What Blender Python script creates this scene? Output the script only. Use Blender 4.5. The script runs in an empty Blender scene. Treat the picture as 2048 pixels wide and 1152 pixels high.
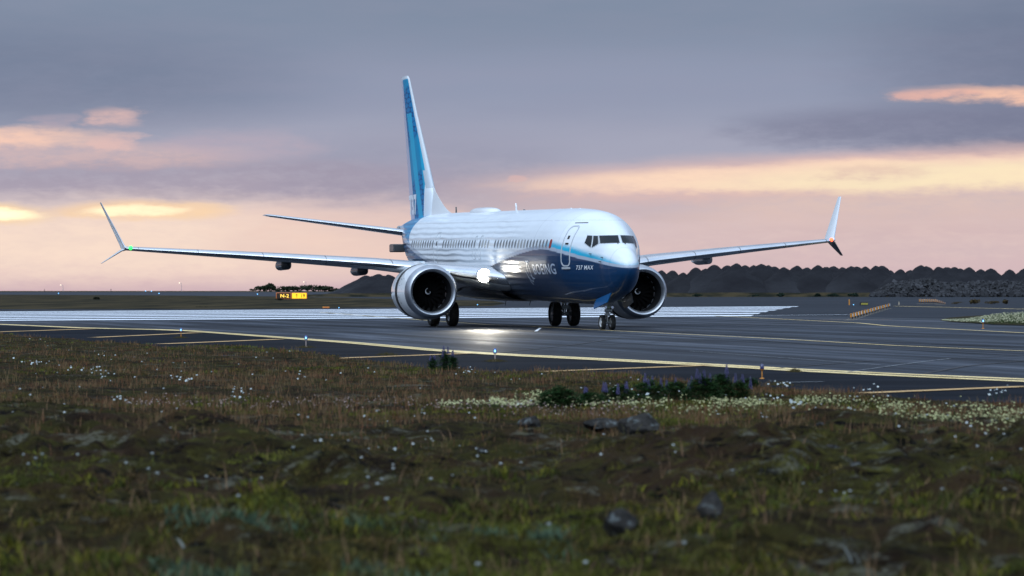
import bpy, bmesh, math, random
import numpy as np
from mathutils import Vector, Matrix, noise as mnoise
sc = bpy.context.scene
col = sc.collection
rad = math.radians
random.seed(4); rng = np.random.default_rng(7)

# ------------------------------------------------------------------ camera
F_PX, CAM_H, TILT = 6880.0, 1.62, 0.0007
cam = bpy.data.cameras.new("camera"); cam_o = bpy.data.objects.new("camera", cam); col.objects.link(cam_o)
cam.sensor_width = 36.0; cam.lens = F_PX * 36.0 / 2048.0
cam.clip_start = 0.5; cam.clip_end = 20000
cam_o.location = (0, 0, CAM_H); cam_o.rotation_euler = (rad(90) + TILT, 0, 0)
cam.dof.use_dof = True; cam.dof.focus_distance = 138.0; cam.dof.aperture_fstop = 3.3
sc.camera = cam_o
sc.view_settings.view_transform = 'Standard'; sc.view_settings.look = 'None'
sc.view_settings.exposure = 0.0; sc.view_settings.gamma = 1.0

def ground(u, v, z=0.0):
    """point of the flat ground that a line of sight of the survey picture (2048 wide) meets"""
    up = -(v - 576) / F_PX; ct, st = math.cos(TILT), math.sin(TILT)
    dx = (u - 1024) / F_PX; dy = ct - up * st; dz = st + up * ct
    k = (z - CAM_H) / dz
    return (dx * k, dy * k)

# ------------------------------------------------------------------ node helpers
class X:
    """tiny expression wrapper for math nodes"""
    nt = None
    def __init__(s, sock): s.s = sock
    @staticmethod
    def op(o, *a, clamp=False):
        n = X.nt.nodes.new('ShaderNodeMath'); n.operation = o; n.use_clamp = clamp
        for i, q in enumerate(a):
            if isinstance(q, X): X.nt.links.new(q.s, n.inputs[i])
            else: n.inputs[i].default_value = q
        return X(n.outputs[0])
    def __add__(s, o): return X.op('ADD', s, o)
    __radd__ = __add__
    def __sub__(s, o): return X.op('SUBTRACT', s, o)
    def __rsub__(s, o): return X.op('SUBTRACT', o, s)
    def __mul__(s, o): return X.op('MULTIPLY', s, o)
    __rmul__ = __mul__
    def __truediv__(s, o): return X.op('DIVIDE', s, o)
    def __pow__(s, o): return X.op('POWER', s, o)
def sstep(x, a, b):
    n = X.nt.nodes.new('ShaderNodeMapRange'); n.interpolation_type = 'SMOOTHSTEP'
    X.nt.links.new(x.s, n.inputs[0]); n.inputs[1].default_value = a; n.inputs[2].default_value = b
    return X(n.outputs[0])
def combine(x, y, z):
    n = X.nt.nodes.new('ShaderNodeCombineXYZ')
    for i, q in enumerate((x, y, z)):
        if isinstance(q, X): X.nt.links.new(q.s, n.inputs[i])
        else: n.inputs[i].default_value = q
    return n.outputs[0]
def noise_tex(vec, scale, detail=4, rough=0.55, dist=0.0, out=0):
    n = X.nt.nodes.new('ShaderNodeTexNoise'); n.inputs['Scale'].default_value = scale
    n.inputs['Detail'].default_value = detail; n.inputs['Roughness'].default_value = rough
    n.inputs['Distortion'].default_value = dist
    if vec is not None: X.nt.links.new(vec, n.inputs['Vector'])
    return X(n.outputs[out])
def mixc(f, a, b):
    n = X.nt.nodes.new('ShaderNodeMix'); n.data_type = 'RGBA'
    if isinstance(f, X): X.nt.links.new(f.s, n.inputs[0])
    else: n.inputs[0].default_value = f
    for i, q in ((6, a), (7, b)):
        if isinstance(q, tuple): n.inputs[i].default_value = (q[0], q[1], q[2], 1)
        else: X.nt.links.new(q, n.inputs[i])
    return n.outputs[2]
def ramp(x, stops, interp='EASE'):
    n = X.nt.nodes.new('ShaderNodeValToRGB'); X.nt.links.new(x.s, n.inputs[0]); n.color_ramp.interpolation = interp
    e = n.color_ramp.elements
    while len(e) < len(stops): e.new(0.5)
    for i, (p, c) in enumerate(stops): e[i].position = p; e[i].color = (c[0], c[1], c[2], 1)
    return n.outputs[0]
def srgb(r, g, b):
    f = lambda c: (c/255/12.92 if c/255 <= .04045 else ((c/255+.055)/1.055)**2.4)
    return (f(r), f(g), f(b))

# ------------------------------------------------------------------ world: dusk sky with lit cloud bands
w = bpy.data.worlds.new("World"); sc.world = w; w.use_nodes = True
nt = w.node_tree; nt.nodes.clear(); X.nt = nt
out = nt.nodes.new('ShaderNodeOutputWorld'); bg = nt.nodes.new('ShaderNodeBackground')
nt.links.new(bg.outputs[0], out.inputs[0])
tc = nt.nodes.new('ShaderNodeTexCoord'); sep = nt.nodes.new('ShaderNodeSeparateXYZ')
nt.links.new(tc.outputs['Generated'], sep.inputs[0])
dx, dy, dz = X(sep.outputs[0]), X(sep.outputs[1]), X(sep.outputs[2])
az = X.op('ARCTAN2', dx, dy); el = X.op('ARCSINE', dz)
DEG = 57.29578
az = az * DEG; el = el * DEG            # degrees; the picture spans az +-8.5, el 0..4.85
nv = combine(az * 0.55, el * 2.6, 0.0)
n1 = noise_tex(nv, 1.0, 5, .55); n2 = noise_tex(combine(az * .16 + 7.0, el * 1.3, 3.0), 1.0, 3, .5)
n3 = noise_tex(combine(az * 1.7 + 2.0, el * 5.5, 9.0), 1.0, 4, .6)
elw = el + (n1 - .5) * .36 + (n2 - .5) * .45
azw = az + (n2 - .5) * 2.0 + (n1 - .5) * 1.2
def U(u): return math.degrees(math.atan((u - 1024) / F_PX))
def V(v): return math.degrees(math.atan((580.8 - v) / F_PX))
n4 = noise_tex(combine(az * 5.0 + 1.0, el * 16.0, 5.0), 1.0, 4, .6)
base = ramp(X.op('DIVIDE', elw, 8.0, clamp=True), [
    (0.0, srgb(206, 176, 184)), (V(545)/8, srgb(222, 192, 192)), (V(495)/8, srgb(230, 204, 196)), (V(440)/8, srgb(216, 194, 194)),
    (V(385)/8, srgb(195, 184, 194)), (V(300)/8, srgb(165, 167, 186)), (V(180)/8, srgb(146, 154, 177)), (V(20)/8, srgb(129, 142, 164)), (1.0, srgb(108, 122, 146))])
cur = base
def band(u0, u1, v0, v1, colr, amt, soft=1.0, tilt=0.0, wn=1.0, rag=.5, a_=None, e_=None):
    """a lit opening in the cloud: soft-edged, ragged by the same noise field"""
    global cur
    a = az + (n1 - .5) * 1.6 * wn + (n3 - .5) * 1.1 * wn
    e = el + (n1 - .5) * .34 * wn + (n3 - .5) * .20 * wn + (n4 - .5) * .05 - (az * tilt if tilt else 0.0)
    ea, eb = U(u0), U(u1); ca, ha = (ea+eb)/2, (eb-ea)/2
    et, ebm = V(v0), V(v1); ce, he = (et+ebm)/2, (et-ebm)/2
    ce -= ca * tilt
    r = X.op('SQRT', ((a - ca) / ha) ** 4.0 * .5 + ((a-ca)/ha)**2.0*.5 + ((e - ce) / he) ** 2.0)
    m = 1.0 - sstep(r, 1.0 - .55 * soft, 1.0 + .55 * soft)
    m = m * (1.0 - rag + rag * sstep(n3 * .7 + n4 * .3, .34, .60)) * amt
    cur = mixc(m, cur, colr)
cool = srgb(120, 126, 152)
# darker cloud masses
band(-700, 560, 60, 255, srgb(108, 120, 144), .65, 1.2, 0, .4, .1)
band(1780, 2900, -40, 300, srgb(104, 113, 138), .7, 1.2, 0, .4, .1)
band(1500, 2500, 215, 300, srgb(116, 120, 145), .7, .8, 0, .8, .2)
band(560, 1150, 270, 420, srgb(152, 153, 174), .65, .9, 0, .8, .3)
band(-100, 900, 318, 405, srgb(160, 150, 168), .7, .8, 0, 1, .4)
band(1050, 2300, 385, 440, srgb(196, 176, 180), .6, .8, 0, 1, .4)
band(1500, 2400, 450, 470, srgb(200, 178, 182), .5, .8, 0, 1, .6)
# warm light near the horizon, left
band(-300, 760, 410, 560, srgb(253, 226, 206), .9, 1.0, 0, 1, .2)
band(450, 1000, 405, 540, srgb(236, 204, 192), .7, .9, 0, 1, .3)
band(-200, 480, 285, 335, srgb(226, 190, 182), .6, .9, 0, 1, .4)
band(-300, 205, 260, 294, srgb(252, 208, 186), .95, 1.1, 0, .8, .3)
band(165, 285, 224, 252, srgb(236, 194, 184), .7, 1.4, 0, .8, .4)
band(190, 275, 272, 304, srgb(236, 194, 184), .7, 1.2, 0, .8, .5)
band(50, 140, 236, 258, srgb(196, 172, 180), .5, 1.2, 0, .8, .5)
band(340, 640, 262, 320, srgb(190, 172, 184), .55, .9, 0, 1, .5)
band(-300, 100, 408, 450, srgb(255, 220, 170), .9, .8, 0, .5, .1)
band(-300, 80, 417, 442, (1.5, 1.25, .80), 1.0, .7, 0, .5, .1)
band(130, 460, 404, 440, srgb(255, 216, 170), .8, .8, 0, .6, .2)
band(185, 355, 412, 433, (1.25, 1.02, .66), 1.0, .8, 0, .6, .3)
# long bright opening, right
band(1040, 2900, 300, 385, srgb(232, 192, 180), .9, .9, .035, .6, .2)
band(1100, 2900, 312, 364, srgb(254, 220, 194), 1.0, .65, .035, .7, .2)
band(1500, 2900, 318, 374, srgb(255, 234, 196), .95, .9, .028, .8, .15)
band(1640, 1860, 334, 356, srgb(222, 188, 178), .6, 1.3, 0, 1, .5)
band(1020, 1060, 350, 362, srgb(226, 186, 178), .6, .8, 0, .5, .2)
band(1850, 2700, 182, 216, srgb(250, 200, 174), .95, .95, -.02, .9, .4)
band(1780, 1950, 184, 200, srgb(240, 184, 168), .6, .8, 0, .7, .4)
band(1400, 2500, 385, 480, srgb(240, 208, 188), .55, .9, 0, 1, .4)
band(1150, 2900, 425, 600, srgb(208, 182, 186), .7, 1.0, 0, 1, .35)
mott = sstep(n1, .25, .75)
cur = mixc(mott * .10, cur, srgb(168, 160, 180))
# the rest of the sky, above and behind: pale clear dusk blue
behind = sstep(dy * -1.0, -0.55, 0.7)
high = sstep(el, 5.0, 42.0)
cloudy = noise_tex(tc.outputs['Generated'], 3.0, 5, .6)
upper = mixc(sstep(cloudy, .35, .7), (.60, .80, 1.12), (.80, .92, 1.10))
cur = mixc(high, cur, upper)
low_b = mixc(sstep(el, 0.0, 30.0), (.24, .31, .46), (1.02, 1.28, 1.62))
cur = mixc(behind, cur, low_b)
under = sstep(el, -1.5, -.2)
cur = mixc(under, (.03, .032, .035), cur)
nt.links.new(cur, bg.inputs[0]); bg.inputs[1].default_value = 1.0

# soft light of the open sky behind the photographer
sun = bpy.data.lights.new("sun", 'SUN'); sun.energy = 1.35; sun.angle = rad(45); sun.color = (.84, .93, 1.0)
sun_o = bpy.data.objects.new("sun", sun); col.objects.link(sun_o)
sun_o.rotation_euler = Vector((0.35, 1.0, -0.95)).to_track_quat('-Z', 'Y').to_euler()

# ------------------------------------------------------------------ materials
def mat(name, base=(.5, .5, .5), rough=.5, metal=0.0, spec=.5, coat=0.0, emit=None, es=0.0):
    m = bpy.data.materials.new(name); m.use_nodes = True
    b = m.node_tree.nodes['Principled BSDF']
    b.inputs['Base Color'].default_value = (*base, 1); b.inputs['Roughness'].default_value = rough
    b.inputs['Metallic'].default_value = metal; b.inputs['Specular IOR Level'].default_value = spec
    b.inputs['Coat Weight'].default_value = coat; b.inputs['Coat Roughness'].default_value = .06
    if emit: b.inputs['Emission Color'].default_value = (*emit, 1); b.inputs['Emission Strength'].default_value = es
    return m
def bsdf(m): X.nt = m.node_tree; return m.node_tree.nodes['Principled BSDF']
def objvec():
    n = X.nt.nodes.new('ShaderNodeTexCoord'); return n.outputs['Object']
def scaled(vec, s):
    n = X.nt.nodes.new('ShaderNodeMapping'); n.inputs['Scale'].default_value = s; X.nt.links.new(vec, n.inputs[0]); return n.outputs[0]
def bump(b, h, strength, dist):
    n = X.nt.nodes.new('ShaderNodeBump'); n.inputs['Strength'].default_value = strength; n.inputs['Distance'].default_value = dist
    X.nt.links.new(h.s, n.inputs['Height']); X.nt.links.new(n.outputs[0], b.inputs['Normal']); return n
def noisy(m, c0, c1, scale=(1, 1, 1), sc_=1.0, lo=.35, hi=.65, rough=None, bmp=None, detail=6):
    b = bsdf(m); v = scaled(objvec(), scale); n = noise_tex(v, sc_, detail, .6)
    m.node_tree.links.new(mixc(sstep(n, lo, hi), c0, c1), b.inputs['Base Color'])
    if bmp: bump(b, noise_tex(v, sc_*4, 5, .65), *bmp)
    return m
def attr_mat(name, rough=.35, coat=0.0, wave=0.0, spec=.5, grime=0.0):
    m = mat(name, rough=rough, coat=coat, spec=spec); b = bsdf(m); t = m.node_tree
    a = t.nodes.new('ShaderNodeAttribute'); a.attribute_name = 'paint'
    c = a.outputs['Color']
    if grime:
        g = noise_tex(scaled(objvec(), (.6, 1.5, 1.5)), 1.6, 6, .65)
        mm = t.nodes.new('ShaderNodeMix'); mm.data_type = 'RGBA'; mm.blend_type = 'MULTIPLY'
        t.links.new((sstep(g, .40, .70) * grime).s, mm.inputs[0]); t.links.new(c, mm.inputs[6]); mm.inputs[7].default_value = (.70, .70, .69, 1); c = mm.outputs[2]
    t.links.new(c, b.inputs['Base Color'])
    if wave:   # oil-canning of the skin between the stringers
        v = objvec(); s3 = t.nodes.new('ShaderNodeSeparateXYZ'); t.links.new(v, s3.inputs[0])
        px, pz = X(s3.outputs[0]), X(s3.outputs[2])
        wob = noise_tex(scaled(v, (.35, .0, .8)), 1.0, 2, .5)
        k = X.op('SINE', pz * 25.0 + px * .33 + wob * 4.0)
        inten = sstep(px, -9.0, -16.0)
        h = k * .5 + noise_tex(scaled(v, (.25, 1, 3.5)), 1.4, 2, .5) * 1.4
        n = t.nodes.new('ShaderNodeBump'); n.inputs['Distance'].default_value = wave
        t.links.new((inten * .92 + .08).s, n.inputs['Strength']); t.links.new(h.s, n.inputs['Height'])
        t.links.new(n.outputs[0], b.inputs['Normal']); t.links.new(n.outputs[0], b.inputs['Coat Normal'])
    return m
M = {}
M['livery'] = attr_mat('livery_paint', rough=.45, coat=.45, wave=.030, grime=.15, spec=.35)
M['belly'] = noisy(mat('belly_fairing_grey', (.06, .065, .075), .4, coat=.4), (.045, .05, .06), (.09, .095, .105), (.5, 1, 1), 1.0)
M['fin'] = attr_mat('fin_paint', rough=.55, coat=.06, grime=.10, spec=.22)
M['wing'] = noisy(mat('wing_grey_paint', (.42, .45, .48), .35, coat=.4), (.36, .39, .42), (.48, .51, .54), (.3, 1.2, 1), 1.0)
M['slat'] = noisy(mat('bare_aluminium', (.75, .77, .8), .24, 1.0), (.70, .73, .77), (.82, .84, .87), (1, .5, 1), 1.2)
M['lip'] = noisy(mat('inlet_lip_metal', (.3, .32, .36), .42, 1.0), (.40, .43, .48), (.52, .55, .60), (1, 1, 1), 2.0)
M['cowl'] = noisy(mat('white_cowl_paint', (.75, .78, .8), .3, coat=.8), (.80, .84, .88), (.86, .89, .92), (.5, 1, 1), 1.0)
M['white'] = mat('white_paint', (.78, .80, .82), .35, coat=.5)
M['stripe'] = mat('lettering_white', (.78, .82, .88), .45)
M['letter'] = mat('lettering_pale_blue', (.50, .58, .70), .35)
M['liner'] = mat('inlet_liner', (.016, .017, .020), .55, .1, .3)
M['black'] = mat('black_seal', (.012, .012, .013), .6)
M['blade'] = mat('fan_blade_composite', (.005, .005, .0055), .9, .0, .03)
M['tyre'] = noisy(mat('tyre_rubber', (.015, .015, .016), .85), (.010, .010, .011), (.03, .029, .028), (1, 1, 1), 6.0)
M['rim'] = mat('wheel_rim_paint', (.62, .64, .66), .35, .2)
M['strut'] = noisy(mat('gear_strut_grey', (.30, .32, .33), .4, .3), (.22, .24, .25), (.40, .42, .42), (1, 1, 1), 5.0)
M['chrome'] = mat('oleo_chrome', (.8, .82, .85), .12, 1.0)
M['primer'] = mat('green_primer', (.30, .38, .28), .55)
M['glass'] = mat('cockpit_glass', (.006, .011, .015), .05, 0, .35)
M['cabin'] = mat('cabin_window_glass', (.16, .17, .18), .12, 0, .8)
M['shade'] = mat('cabin_window_shade', (.34, .34, .33), .35, 0, .6)
M['wframe'] = mat('window_frame_metal', (.42, .45, .48), .35, .4)
M['red'] = mat('red_window_cover', (.30, .03, .02), .5)
M['dark'] = mat('dark_grey_paint', (.05, .055, .06), .4, coat=.3)
M['bluedoor'] = mat('blue_gear_door_paint', (.0, .075, .22), .6, spec=.2)
M['outline'] = mat('door_outline_grey', (.50, .54, .58), .4)
M['land'] = mat('landing_light_lit', (1, 1, 1), .3, emit=(1.0, .93, .78), es=62.0)
M['green'] = mat('green_navigation_light', (0, .6, .2), .3, emit=(.03, 1.0, .06), es=3.2)
M['redl'] = mat('red_navigation_light', (.6, .05, .02), .3, emit=(1.0, .12, .04), es=3.5)
M['bluel'] = mat('blue_lamp_lens', (.01, .06, .30), .15, emit=(.02, .16, .7), es=.03, coat=1)
M['bluecore'] = mat('blue_lamp_core', (.5, .8, 1), .15, emit=(.25, .70, 1.0), es=1.1)
M['blueoff'] = mat('blue_lamp_lens_unlit', (.006, .012, .09), .12, coat=1)
M['orange'] = noisy(mat('orange_fixture_paint', (.55, .22, .03), .5), (.45, .17, .02), (.62, .27, .04), (1, 1, 1), 9.0)
M['postw'] = mat('pale_pink_post', (.45, .36, .33), .6)
M['signy'] = mat('lit_yellow_panel', (.9, .6, .02), .4, emit=(1.0, .50, .02), es=.95)
M['signk'] = mat('black_sign_panel', (.01, .01, .01), .4, emit=(.9, .35, .02), es=.015)
M['signl'] = mat('lit_yellow_letter', (1, .6, .1), .4, emit=(1.0, .62, .06), es=1.2)
M['signf'] = mat('sign_frame_orange', (.50, .14, .03), .5, emit=(1, .3, .05), es=.10)
M['signb'] = mat('sign_black_letter', (.02, .012, .0), .6)

def white_paint(name, c0, c1):
    m = mat(name, c1, .6, spec=.12); b = bsdf(m); v = objvec()
    n = noise_tex(scaled(v, (1, 1, 1)), 1.2, 8, .75); m.node_tree.links.new(mixc(sstep(n, .36, .52), c0, c1), b.inputs['Base Color']); return m
M['mwhite'] = white_paint('white_marking_paint', (.64, .69, .76), (.76, .80, .87))
M['myellow'] = white_paint('yellow_marking_paint', (.55, .40, .17), (.88, .68, .34))
M['mworn'] = white_paint('worn_orange_marking_paint', (.26, .17, .08), (.60, .38, .17))
M['mthin'] = white_paint('thin_pale_marking_paint', (.05, .055, .06), (.26, .28, .30))

def asphalt():
    m = mat('asphalt', (.05, .055, .065), .55, spec=.08); b = bsdf(m); t = m.node_tree; v = objvec()
    rn = t.nodes.new('ShaderNodeMapping'); rn.inputs['Rotation'].default_value = (0, 0, rad(76)); t.links.new(v, rn.inputs[0]); v = rn.outputs[0]
    s1 = noise_tex(scaled(v, (.030, .55, 1)), 1.0, 6, .62, .4)       # rubber and wear streaks along the taxi direction, bluish sheen painted in too
    s2 = noise_tex(scaled(v, (.03, .09, 1)), 1.0, 4, .6)
    s3 = noise_tex(scaled(v, (.8, 4.0, 1)), 1.0, 6, .7)
    s4 = noise_tex(v, 30.0, 3, .6)
    c = mixc(sstep(s1, .35, .68), (.008, .011, .017), (.052, .065, .088))
    c = mixc(sstep(s2, .45, .60) * .6, c, (.034, .038, .047))
    c = mixc(sstep(s3, .45, .7) * .35, c, (.013, .015, .020))
    t.links.new(c, b.inputs['Base Color'])
    r = .62 - sstep(s1, .45, .75) * .26 + (s3 - .5) * .2
    t.links.new(r.s, b.inputs['Roughness'])
    bump(b, s4 + s3 * 2.0, .25, .01)
    return m
M['asphalt'] = asphalt()
M['shoulder'] = noisy(mat('dark_shoulder_asphalt', (.02, .022, .028), .9, spec=.03), (.007, .009, .013), (.016, .019, .026), (.1, .5, 1), 1.0, .35, .7, bmp=(.3, .01))
M['runway'] = noisy(mat('runway_asphalt', (.05, .055, .065), .8, spec=.06), (.018, .022, .029), (.032, .037, .047), (.01, .08, 1), 1.0, .3, .7)
M['farpave'] = noisy(mat('far_pavement', (.08, .083, .095), .85, spec=.06), (.034, .038, .047), (.048, .053, .066), (.004, .02, 1), 1.0, .3, .7)
M['farground'] = noisy(mat('far_ground', (.03, .03, .02), .95, spec=.05), (.018, .020, .010), (.055, .042, .022), (.02, .03, 1), 1.0, .35, .65)
M['fargrass'] = noisy(mat('far_grass', (.04, .035, .02), .95, spec=.05), (.008, .009, .004), (.050, .038, .018), (.20, .020, 1), 1.0, .36, .62)
M['concrete'] = mat('pale_concrete', (.45, .38, .28), .8)

# ------------------------------------------------------------------ mesh helpers
def mesh_ob(name, verts, faces, mats, parent=None, smooth=False, mi=None, colr=None, loc=None, attr='paint'):
    me = bpy.data.meshes.new(name)
    verts = np.asarray(verts, dtype=np.float32).reshape(-1, 3)
    if isinstance(faces, np.ndarray):
        k = faces.shape[1]; nf = len(faces)
        me.vertices.add(len(verts)); me.vertices.foreach_set('co', verts.ravel())
        me.loops.add(nf * k); me.loops.foreach_set('vertex_index', faces.astype(np.int32).ravel())
        me.polygons.add(nf); me.polygons.foreach_set('loop_start', np.arange(0, nf * k, k, dtype=np.int32))
    else:
        me.from_pydata([tuple(map(float, q)) for q in verts], [], [tuple(int(i) for i in f) for f in faces])
    if not isinstance(mats, (list, tuple)): mats = [mats]
    for m in mats: me.materials.append(m)
    if mi is not None: me.polygons.foreach_set('material_index', np.asarray(mi, dtype=np.int32))
    me.update(calc_edges=True); me.validate()
    if smooth: me.polygons.foreach_set('use_smooth', np.ones(len(me.polygons), dtype=bool))
    if colr is not None:
        a = me.attributes.new(attr, 'FLOAT_COLOR', 'POINT')
        c = np.ones((len(verts), 4), dtype=np.float32); c[:, :3] = colr; a.data.foreach_set('color', c.ravel())
    o = bpy.data.objects.new(name, me); col.objects.link(o)
    if parent is not None: o.parent = parent
    if loc is not None: o.location = loc
    return o
def tag(o, label=None, cat=None, group=None, kind=None):
    if label: o['label'] = label
    if cat: o['category'] = cat
    if group: o['group'] = group
    if kind: o['kind'] = kind
    return o
def empty(name, loc=(0, 0, 0), rz=0.0, parent=None):
    o = bpy.data.objects.new(name, None); col.objects.link(o); o.location = loc; o.rotation_euler = (0, 0, rz); o.empty_display_size = .2
    if parent: o.parent = parent
    return o
def copy_tree(o, parent=None):
    c = o.copy(); col.objects.link(c); c.parent = parent
    for ch in list(o.children): copy_tree(ch, c)
    return c
class MB:
    """collects shapes into one mesh"""
    def __init__(s): s.v = []; s.f = []; s.m = []; s.n = 0
    def add(s, v, f, m=0):
        v = np.asarray(v, float).reshape(-1, 3); s.v.append(v)
        for q in f: s.f.append(tuple(i + s.n for i in q)); s.m.append(m)
        s.n += len(v); return s
    def box(s, c, d, m=0, rot=None):
        x, y, z = [k / 2 for k in d]; b = .12 * min(d)
        # bevelled box: 24-vertex chamfer
        pts = []
        for sx in (-1, 1):
            for sy in (-1, 1):
                for sz in (-1, 1):
                    pts += [(sx*(x-b), sy*(y-b), sz*z), (sx*(x-b), sy*y, sz*(z-b)), (sx*x, sy*(y-b), sz*(z-b))]
        bm = bmesh.new(); vs = [bm.verts.new(p) for p in pts]
        r = bmesh.ops.convex_hull(bm, input=vs); bm.verts.index_update()
        V_ = np.array([q.co[:] for q in bm.verts]); F_ = [[q.index for q in f.verts] for f in bm.faces]; bm.free()
        if rot is not None: V_ = V_ @ np.array(rot.to_3x3()).T
        return s.add(V_ + np.array(c), F_, m)
    def tube(s, a, b, ra, rb=None, m=0, n=12):
        rb = ra if rb is None else rb
        a = Vector(a); b = Vector(b); d = (b - a).normalized(); u = d.orthogonal().normalized(); w_ = d.cross(u)
        V_ = []; 
        for p, r in ((a, ra), (b, rb)):
            for i in range(n):
                t = 2 * math.pi * i / n; V_.append(p + u * (r * math.cos(t)) + w_ * (r * math.sin(t)))
        F_ = [(i, (i+1) % n, n+(i+1) % n, n+i) for i in range(n)] + [tuple(range(n))[::-1], tuple(range(n, 2*n))]
        return s.add([tuple(q) for q in V_], F_, m)
    def lathe(s, prof, origin=(0, 0, 0), axis='z', n=24, m=0, mats=None, arc=None):
        """prof = [(along, radius)]"""
        V_ = []; k = len(prof); F_ = []; mm = []
        for (h, r) in prof:
            for i in range(n):
                t = 2 * math.pi * i / n; c, q = r * math.cos(t), r * math.sin(t)
                V_.append({'z': (c, q, h), 'x': (h, c, q), 'y': (c, h, q)}[axis])
        V_ = np.array(V_) + np.array(origin)
        for j in range(k - 1):
            F_ = [(j*n+i, j*n+(i+1) % n, (j+1)*n+(i+1) % n, (j+1)*n+i) for i in range(n)]
            mm.append(F_)
        base_n = s.n; s.v.append(V_); s.n += len(V_)
        for j, F_ in enumerate(mm):
            for q in F_: s.f.append(tuple(i + base_n for i in q)); s.m.append(mats[j] if mats else m)
        return s
    def build(s, name, mats, parent=None, smooth=False, loc=None):
        o = mesh_ob(name, np.concatenate(s.v), s.f, mats, parent, smooth, s.m, loc=loc)
        if smooth:
            try: o.data.set_sharp_from_angle(angle=rad(40))
            except Exception: pass
        return o
def grid_faces(nr, nc, wrap=False):
    r = np.arange(nr - 1)[:, None]; c = np.arange(nc if wrap else nc - 1)[None, :]
    c2 = (c + 1) % nc
    a = r * nc + c; b = r * nc + c2; d = (r + 1) * nc + c2; e = (r + 1) * nc + c
    return np.stack([a, b, d, e], -1).reshape(-1, 4)
def smoothstep(x, a, b):
    t = np.clip((x - a) / (b - a), 0, 1); return t * t * (3 - 2 * t)
def vnoise(x, y, seed=0):
    """value noise on arrays"""
    xi = np.floor(x).astype(np.int64); yi = np.floor(y).astype(np.int64); fx = x - xi; fy = y - yi
    def hsh(a, b):
        n = (a * 374761393 + b * 668265263 + seed * 974634777) & 0x7fffffff
        n = ((n ^ (n >> 13)) * 1274126177) & 0x7fffffff
        return ((n ^ (n >> 16)) & 0xffff) / 65535.0
    fx = fx * fx * (3 - 2 * fx); fy = fy * fy * (3 - 2 * fy)
    return (hsh(xi, yi) * (1-fx) + hsh(xi+1, yi) * fx) * (1-fy) + (hsh(xi, yi+1) * (1-fx) + hsh(xi+1, yi+1) * fx) * fy
def fbm(x, y, seed=0, o=4, g=.5):
    a = 1; s = 0; t = 0
    for i in range(o): s = s + a * vnoise(x * 2**i, y * 2**i, seed + i); t += a; a *= g
    return s / t
# ================================================================== the airliner
# local frame of the root: x forward (stations s run aft, x = -s), y to port, z up from the ground
PSI = 0.2535
air = empty("jet_airliner", (4.90, 136.5, 0), PSI - math.pi/2)
tag(air, 'white and navy twin engine jet airliner with lit landing light, taxiing towards the right', 'airplane')
PITCH = .013
HT = np.array([[.75,0,2.62,2.62],[.78,.13,2.80,2.50],[.85,.25,2.96,2.36],[1.0,.38,3.14,2.17],[1.25,.51,3.34,1.95],[1.6,.64,3.51,1.72],[2.0,.75,3.685,1.57],[2.3,.80,3.98,1.50],[2.7,.90,4.27,1.42],[3.3,1.10,4.52,1.32],[4.2,1.405,4.784,1.223],[5.5,1.80,5.019,1.16],[7.0,1.90,5.11,1.15],[9.0,1.90,5.15,1.15],[28.5,1.90,5.15,1.15],[30.5,1.88,5.142,1.23],[32.5,1.80,5.116,1.561],[34.5,1.60,5.078,2.036],[36.5,1.237,5.014,2.62],[38.5,.827,4.925,3.204],[40.5,.426,4.764,3.81],[42.0,.18,4.6,4.213],[42.6,.08,4.55,4.38]])
def pchip(xs, ys, x):
    h = np.diff(xs); d = np.diff(ys) / h; m = np.zeros(len(xs))
    for i in range(1, len(xs) - 1):
        if d[i-1] * d[i] > 0:
            w1 = 2*h[i] + h[i-1]; w2 = h[i] + 2*h[i-1]; m[i] = (w1+w2) / (w1/d[i-1] + w2/d[i])
    m[0] = d[0]; m[-1] = d[-1]
    k = np.clip(np.searchsorted(xs, x) - 1, 0, len(xs) - 2); t = (x - xs[k]) / h[k]
    return (2*t**3-3*t**2+1)*ys[k]+(t**3-2*t**2+t)*h[k]*m[k]+(3*t*t-2*t**3)*ys[k+1]+(t**3-t*t)*h[k]*m[k+1]
def sec(s):
    s = np.clip(np.asarray(s, float), .75, 42.6); q = np.sqrt(s - .75); qs = np.sqrt(HT[:, 0] - .75)
    w_, t, b = [pchip(qs, HT[:, i], q) for i in (1, 2, 3)]
    p = PITCH * (s - 14)
    zm = b + (t - b) * .515
    return w_, t + p, b + p, zm + p
def hull_pt(s, a):
    w_, t, b, zm = sec(s); c, n = np.cos(a), np.sin(a)
    return s, w_ * n, np.where(c > 0, zm + (t - zm) * c, zm + (zm - b) * c)
def hull_y(s, z, side=-1, off=0.0):
    """point of the skin at station s, height z, pushed out by off"""
    w_, t, b, zm = sec(s); H = np.where(z > zm, t - zm, zm - b); q = np.clip((z - zm) / H, -.999, .999)
    y = w_ * np.sqrt(1 - q * q)
    ny = y / (w_ * w_); nz = (z - zm) / (H * H); dw = (sec(np.asarray(s) + .05)[0] - sec(np.asarray(s) - .05)[0]) / .1
    ns = -dw / np.maximum(w_, .1); L_ = np.sqrt(ny*ny + nz*nz + ns*ns)
    return np.asarray(s) + off * ns / L_, side * (y + off * ny / L_), z + off * nz / L_
def lv(s, y, z):
    s, y, z = np.broadcast_arrays(np.asarray(s, float), np.asarray(y, float), np.asarray(z, float))
    return np.stack([-s, y, z], -1).reshape(-1, 3)
NAVY = np.array([.0, .032, .100]); CYAN = np.array([.0, .42, .66]); WHITE = np.array([.78, .84, .90]); GREY = np.array([.40, .46, .56])
TAILB = np.array([.0, .17, .42])
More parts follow.
